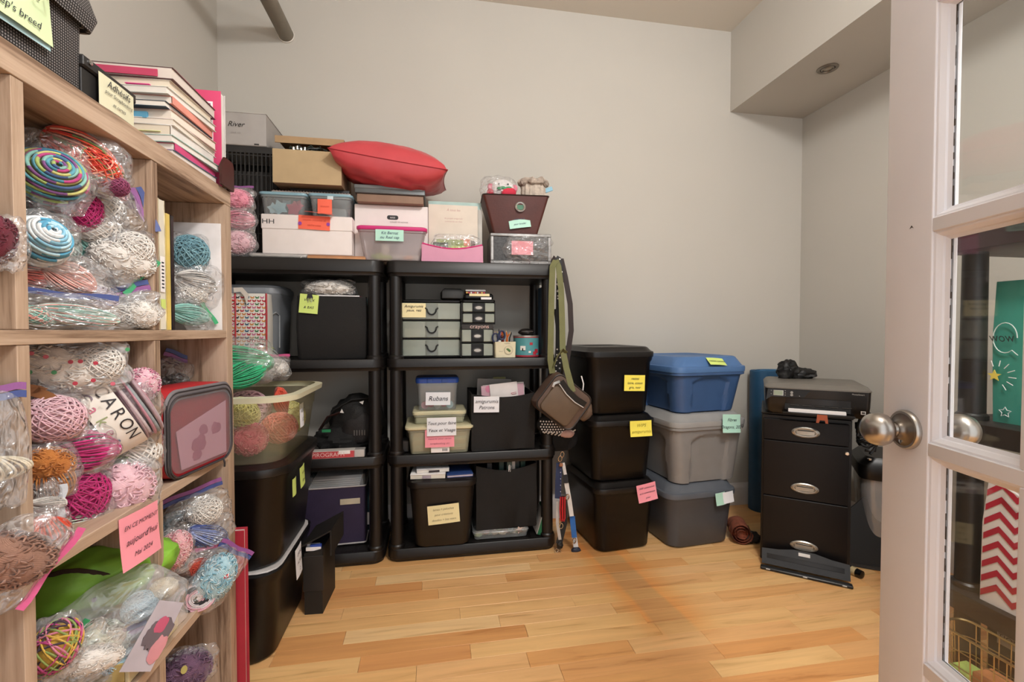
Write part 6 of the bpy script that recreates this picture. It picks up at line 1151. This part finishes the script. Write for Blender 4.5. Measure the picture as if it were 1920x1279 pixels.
cd_ = MB().prism([(-.07, .014), (.092, .014), (.092, .15), (-.085, .105)], -.0530, -.0522).build('pink_card', P('#f7c0cd', .7, var=.05), t)
for x, z, s in ((-.01, .06, .025), (.05, .085, .018), (.005, .09, .015), (-.02, .035, .016)): blob(s, .001, s*.8, int(x*1000)+50, .3, 1.5, 18, 10).xf(Matrix.Translation((x, -.0535, z))).build('card_print', P('#cf7d95', .7), cd_)
MB().tube([(wv*.3, -.058, .004), (wv*.3, -.062, -.01), (wv*.3+.002, -.06, -.02)], .0025, 6).build('zip_pull', P('#3b3638', .4), t)
# third row
g3 = thing('green_bag', 'bright green cloth bag with dark brown trim stuffed under the shelf', 'bag', atx(195, 1085, -.66), 38); p = atx(195, 1085, -.66); s = 1/ppm(p)
GB = P('#7fb238', .55, var=.12, nscale=8, bump=.15, bscale=80); blob(112*s, 60*s, 58*s, 61, .22, 1.3, 44, 28, False, .06).build('cloth', GB, g3)
for q, dz in ((0, 20), (1, -25)): MB().ribbon([(-.08+.16*k/8, -.052*math.cos((k-4)/4*1.1)-.003, (-.028+.05*q)+.03*math.sin(k*.5+q)) for k in range(9)], .0045, (0, -.3, 1), .001).build('brown_trim', P('#3a2620', .6), g3)
MB().lathe([(.004, 0), (.004, -.002), (.0, -.002)], 12, (-.02, -.056, -.012), 'y').build('eyelet', P('#2a1d18', .4), g3)
pn = atx(262, 1003, -.555); t = thing('paper_sign', 'pink paper sign handwritten En ce moment hanging from the shelf edge', 'sign', pn, 84); s = 1/ppm(pn)
n_ = note(t, .098, .098, (0, 0, 0), NOTE_P, [('EN CE MOMENT', .0115), ('aujourd\'hui', .0175), ('Mai 2024', .0125)], 0, 0, size=.0125, curl=.12, ink=P('#3a2c3a', .7), name='paper')
yb('bag of multicoloured speckled yarn at the bottom left of the third row', 102, 1215, -.60, 44, 66, [(0, 0, 34, 52, BOHO, 'ball')], 0)
lgb = yb('large clear bag with a sky blue yarn ball and a printed photo', 205, 1180, -.63, 128, 86, [(46, -22, 26, 28, BLUEY, 'ball2'), (84, -42, 20, 18, CREAM, 'fuzzy'), (-30, 20, 50, 40, ym('pale_mint_yarn', ['#c4cdbc', '#d3d9cb'], 9), 'fuzzy')], 1, None, tilt=-22, fm=FILM2)
s = SB[0]; ph = MB().prism([(-62, -14), (60, -8), (56, 20), (-66, 18)], -.5, .5).xf(Matrix.Diagonal((s*.95, .001, s*1.9, 1))).build('printed_photo', P('#b7b1bb', .5), lgb, (66*s, -50*s, -20*s), (0, R(-52), R(20)))
blob(28*s, .0006, 26*s, 71, .35, 2, 24, 14).xf(Matrix.Translation((.0, -.0012, .0))).build('photo_figure', P('#6a6068', .6), ph); blob(14*s, .0006, 12*s, 72, .3, 2, 18, 12).xf(Matrix.Translation((16*s, -.002, 6*s))).build('photo_figure', P('#c25a78', .6), ph); blob(24*s, .0006, 14*s, 73, .3, 2, 18, 12).xf(Matrix.Translation((-24*s, -.002, -14*s))).build('photo_figure', P('#c98a92', .6), ph)
yb('flat clear bag with green zip in front of the big bag', 160, 1232, -.585, 62, 44, [(10, 10, 40, 22, WHT, 'fuzzy')], 2, ZG, tilt=-48)
yb('clear bag with purple and blue zip under the printed photo', 225, 1235, -.60, 46, 40, [(0, 6, 26, 20, BLUEY, 'fuzzy')], 3, ZP, tilt=0, zip2=ZB)
p = atx(290, 1246, -.575); t = thing('wooden_tray', 'cream wooden tray edge at the bottom front of the third row', 'tray', (-.60, p.y, SH[1]+.0005), 90); MB().rbox(-.085, .085, -.028, -.020, .0, .045, .002).build('front_slat', P('#d8c9a0', .6, var=.1), t); MB().rbox(-.085, .085, -.0195, .10, .0, .006, .001).build('base', P('#b9964f', .7, var=.2, nscale=40), t)
for x in (-.085, .080): MB().rbox(x, x+.005, -.0195, .10, .0062, .04, .001).build('side_slat', P('#c8ac6c', .6, var=.15), t)
# third row, end cube: small toy bags
yb('bag with a white ball bearing a red motif at the top of the toy pile', 372, 962, -.60, 56, 38, [(10, 0, 26, 26, WHT, 'ball2')], 4, ZB, tilt=-12, rz=40, zip2=ZP)
yb('bag with pink spotted plush piece in the toy pile', 326, 1035, -.60, 36, 46, [(-2, 0, 24, 36, ym('spot_yarn', ['#e2b3b8', '#e6bfc2', '#cf7d8a'], 6), 'fuzzy')], 5, rz=40)
yb('bag of dark yarn among the toy bags', 356, 990, -.62, 34, 28, [(0, 0, 22, 18, BLKY, 'fuzzy')], 0, rz=40)
yb('bag of blue glossy yarn among the toy bags', 390, 1005, -.58, 50, 34, [(0, 0, 36, 20, NAVY, 'skein', (0, 35, 0))], 1, rz=45, tilt=-35)
yb('bag with red yarn and magenta zip in the toy pile', 362, 1062, -.60, 42, 30, [(8, 6, 18, 16, REDO, 'ball2'), (-14, 10, 20, 14, BROWN, 'skein')], 2, ZK, tilt=10, rz=40)
bl_ = yb('bag with a pale blue plush showing a red round eye, hanging over the edge', 405, 1085, -.545, 42, 58, [(-2, 0, 28, 42, ym('pale_blue_yarn', ['#9cc6d2', '#c9dbe0', '#7fb0c4'], 8), 'fuzzy')], 3, ZB, tilt=42, rz=45, zip2=ZP, flap=.9)
s = SB[0]; MB().lathe([(.0085, 0), (.0085, -.001), (.006, -.0014)], 20, (6*s, -30*s, 14*s), 'y').build('red_eye', P('#c2364f', .4), bl_); MB().lathe([(.0055, -.001), (.0055, -.0022), (0, -.0024)], 16, (6*s, -30*s, 14*s), 'y').build('eye_centre', PAPER, bl_); MB().lathe([(.0025, -.0024), (.0025, -.003), (0, -.003)], 12, (6*s, -30*s, 14*s), 'y').build('pupil', P('#c2364f', .4), bl_)
yb('bag of black and white striped yarn at the bottom of the toy pile', 358, 1128, -.59, 44, 34, [(4, -4, 26, 24, ym('stripe_yarn', ['#d9cfd2', '#2c2628', '#d8a8b4'], 30), 'cake', (70, 20, 0))], 4, rz=40)
yb('bag of white scraps behind the toy bags', 330, 985, -.66, 34, 34, [(0, 0, 24, 22, BLUEY, 'fuzzy')], 5, rz=40)
# bottom row, end cube
pf = yb('bag of purple fuzzy yarn with an oval tag in the bottom end cube', 352, 1255, -.62, 54, 44, [(-6, 2, 38, 34, PURF, 'fuzzy')], 0, rz=40, tilt=20)
MB().loft([[(.007*math.cos(a), y_, .010*math.sin(a)) for a in [2*math.pi*k/16 for k in range(16)]] for y_ in (0, -.001)]).build('oval_tag', P('#b9b06a', .5), pf, (-.02, -.05, .035))

# ------------------------------------------------------------------ shelf unit behind the open door
sx0, sy1 = 1.43, 1.09; LV = [.055, .355, .830, 1.352]
bu = thing('resin_shelf_unit', 'dark resin shelf unit standing behind the open glass door', 'shelf unit', (sx0, sy1, 0)); DB2 = P('#1f1917', .5, var=.1)
for i, z in enumerate(LV):
    MB().loft([rr(.36, .76, .06, z-.055, 6, .19, -.39), rr(.375, .775, .07, z-.052, 6, .19, -.39), rr(.38, .78, .07, z, 6, .19, -.39), rr(.36, .76, .06, z+.003, 6, .19, -.39)]).build('shelf_tray', P('#2a1d1e', .4, var=.2) if i == 3 else DB2, bu)
for i in range(3):
    for x in (.055, .325):
        for y in (-.06, -.72):
            p_ = MB().lathe([(.029, LV[i]+.022), (.027, LV[i+1]-.0555)], 18, (x, y, 0)).build('post', BLK, bu); MB().lathe([(.035, LV[i]+.0035), (.035, LV[i]+.016), (.030, LV[i]+.0215)], 18, (x, y, 0)).build('collar', BLK, p_)
zA = LV[2]+.0035
def onsky(u, v, X): return atx(u, v, X)
p0, p1 = atx(1858, 700, 1.50), atx(1912, 700, 1.50)
t = thing('gift_bag', 'teal gift bag printed with white bubble, wow lettering and yellow star', 'gift bag', (1.50, .843, zA), -90); hG = atx(1880, 527, 1.50).z-zA; TG = P('#3f9484', .4, var=.08)
MB().loft([rr(.30, .10, .004, 0, 2, 0, .05), rr(.31, .10, .004, hG*.6, 2, 0, .05), rr(.31, .06, .004, hG, 2, 0, .04)]).build('bag_body', TG, t)
bub = MB().tube([(.026*math.cos(a), -.006, .040*math.sin(a)) for a in [2*math.pi*k/20 for k in range(18)]]+[(.028, -.006, -.045)], .0012, 5).build('speech_bubble', P('#cfd9d4', .5), t, (-.122, 0, hG*.60))
text('wow', .034, P('#20302c', .6), t, (-.125, -.009, hG*.60), shear=.3, sx=-.8)
def star(r1, r2): return [((r1 if k % 2 == 0 else r2)*math.sin(k*math.pi/5), (r1 if k % 2 == 0 else r2)*math.cos(k*math.pi/5)) for k in range(10)]
MB().prism(star(.016, .007), -.007, -.005).build('star', P('#e0c95a', .5), t, (-.143, 0, hG*.33))
for k in range(7): a = R(-60+28*k); MB().tube([(.026*math.cos(a), -.006, .026*math.sin(a)), (.042*math.cos(a), -.006, .042*math.sin(a))], .001, 5).build('star_ray', PAPER, t, (-.138, 0, hG*.33))
MB().tube([(x, -.006, z) for x, z in star(.014, .007)], .001, 5, closed=True).build('star_outline', PAPER, t, (-.118, 0, .03))
t = thing('dark_case', 'small dark blue case lying under the teal gift bag', 'case', (1.62, .60, LV[1]+.0035), 0); MB().rbox(-.10, .10, -.07, .07, 0, .045, .008).build('case_body', P('#272c36', .4), t); MB().rbox(-.102, -.1, -.02, .02, .015, .03, .0005).build('clasp', CHROME, t)
# chevron bag
pc = atx(1868, 1120, 1.50); t = thing('chevron_bag', 'white paper bag with crimson zigzag stripes', 'gift bag', (1.447, .872, LV[1]+.0035), -90); hC = min(.395, atx(1870, 880, 1.49).z-LV[1]); wC_ = .21
MB().loft([rr(wC_, .10, .003, 0, 2, 0, .05), rr(wC_*.98, .09, .003, hC*.6, 2, 0, .045), rr(wC_*.9, .04, .003, hC, 2, 0, .03)]).build('bag_body', P('#e2dcd8', .55, var=.03), t)
CR = P('#a81b34', .5, var=.05)
yf_ = lambda z: -.0015+(.0 if z < hC*.6 else .010*(z-hC*.6)/(hC*.4))
for k in range(8):
    z0 = .012+k*(hC-.06)/7.6; mb = MB(); pts = [(-wC_/2*.97+wC_*.97*j/6, z0+(.030 if j % 2 else -.0)) for j in range(7)]
    vs = []
    for x, z in pts: vs += [(x*(1-.08*z/hC), yf_(z), z), (x*(1-.08*z/hC), yf_(z+.017), z+.017)]
    mb.add(vs, [(2*j, 2*j+2, 2*j+3, 2*j+1) for j in range(6)]); mb.build('zigzag_stripe', CR, t, smooth=False)
MB().tube([(-wC_*.2, .01, hC), (-wC_*.22, -.012, hC-.03), (0, -.016, hC-.05), (wC_*.22, -.012, hC-.03), (wC_*.2, .01, hC)], .003, 6).build('handle', P('#d9d3cf', .6), t)
# box with lettering and wire basket on the floor
t = thing('printed_box', 'brown box with pale lettered panel under the dark shelf', 'box', (1.525, .79, LV[0]+.0035), -90); MB().rbox(-.22, .20, .0, .2, 0, .21, .003).build('carton', P('#3a3029', .6), t); pn_ = MB().box(-.195, .19, -.0015, -.0002, .165, .205).build('label_panel', P('#a79d93', .6), t, smooth=False); text('TION LO', .022, P('#2c2622', .6), pn_, (-.193, -.0022, .186), align='LEFT', sx=.9); 
for z in (.03, .05, .07, .09): MB().box(-.12, .19, -.0015, -.0002, z, z+.008).build('stripe', P('#8b8177', .6), t, smooth=False)
t = thing('wire_basket', 'gold wire basket standing on the floor in front of the dark shelf', 'basket', (1.372, .862, 0), -90); GW = P('#b59a6a', .3, .9)
wb_, db_, hb2 = .26, .092, .30
for z, r_ in ((hb2, .0032), (.004, .0028)): MB().tube(rr(wb_ if z > .1 else wb_*.9, db_ if z > .1 else db_*.9, .03, z, 5), r_, 6, closed=True).build('rim_wire', GW, t)
for k in range(9):
    for s in (-1, 1): x = -wb_/2+.03+(wb_-.06)*k/8; MB().tube([(x, s*db_/2, hb2), (x*.92, s*db_*.45, .004)], .0014, 5).build('wire', GW, t)
for k in range(5):
    for s in (-1, 1): y = -db_/2+.03+(db_-.06)*k/4; MB().tube([(s*wb_/2, y, hb2), (s*wb_*.45, y*.92, .004)], .0014, 5).build('wire', GW, t)
for k in range(1, 7): q = k/7; MB().tube(rr(wb_*(.9+.1*q), db_*(.9+.1*q), .03, hb2*q, 5), .0014, 5, closed=True).build('wire', GW, t)
for k, (x, y, h_, c_) in enumerate(((-.085, 0, .2, '#9db35a'), (-.03, 0, .22, '#a5673c'), (.03, 0, .17, '#c9a066'), (.085, 0, .2, '#7a4a34'))): MB().rbox(x-.026, x+.026, y-.03, y+.03, .006, h_, .004).build('wrapped_bundle', P(c_, .7, var=.3, nscale=30), t)
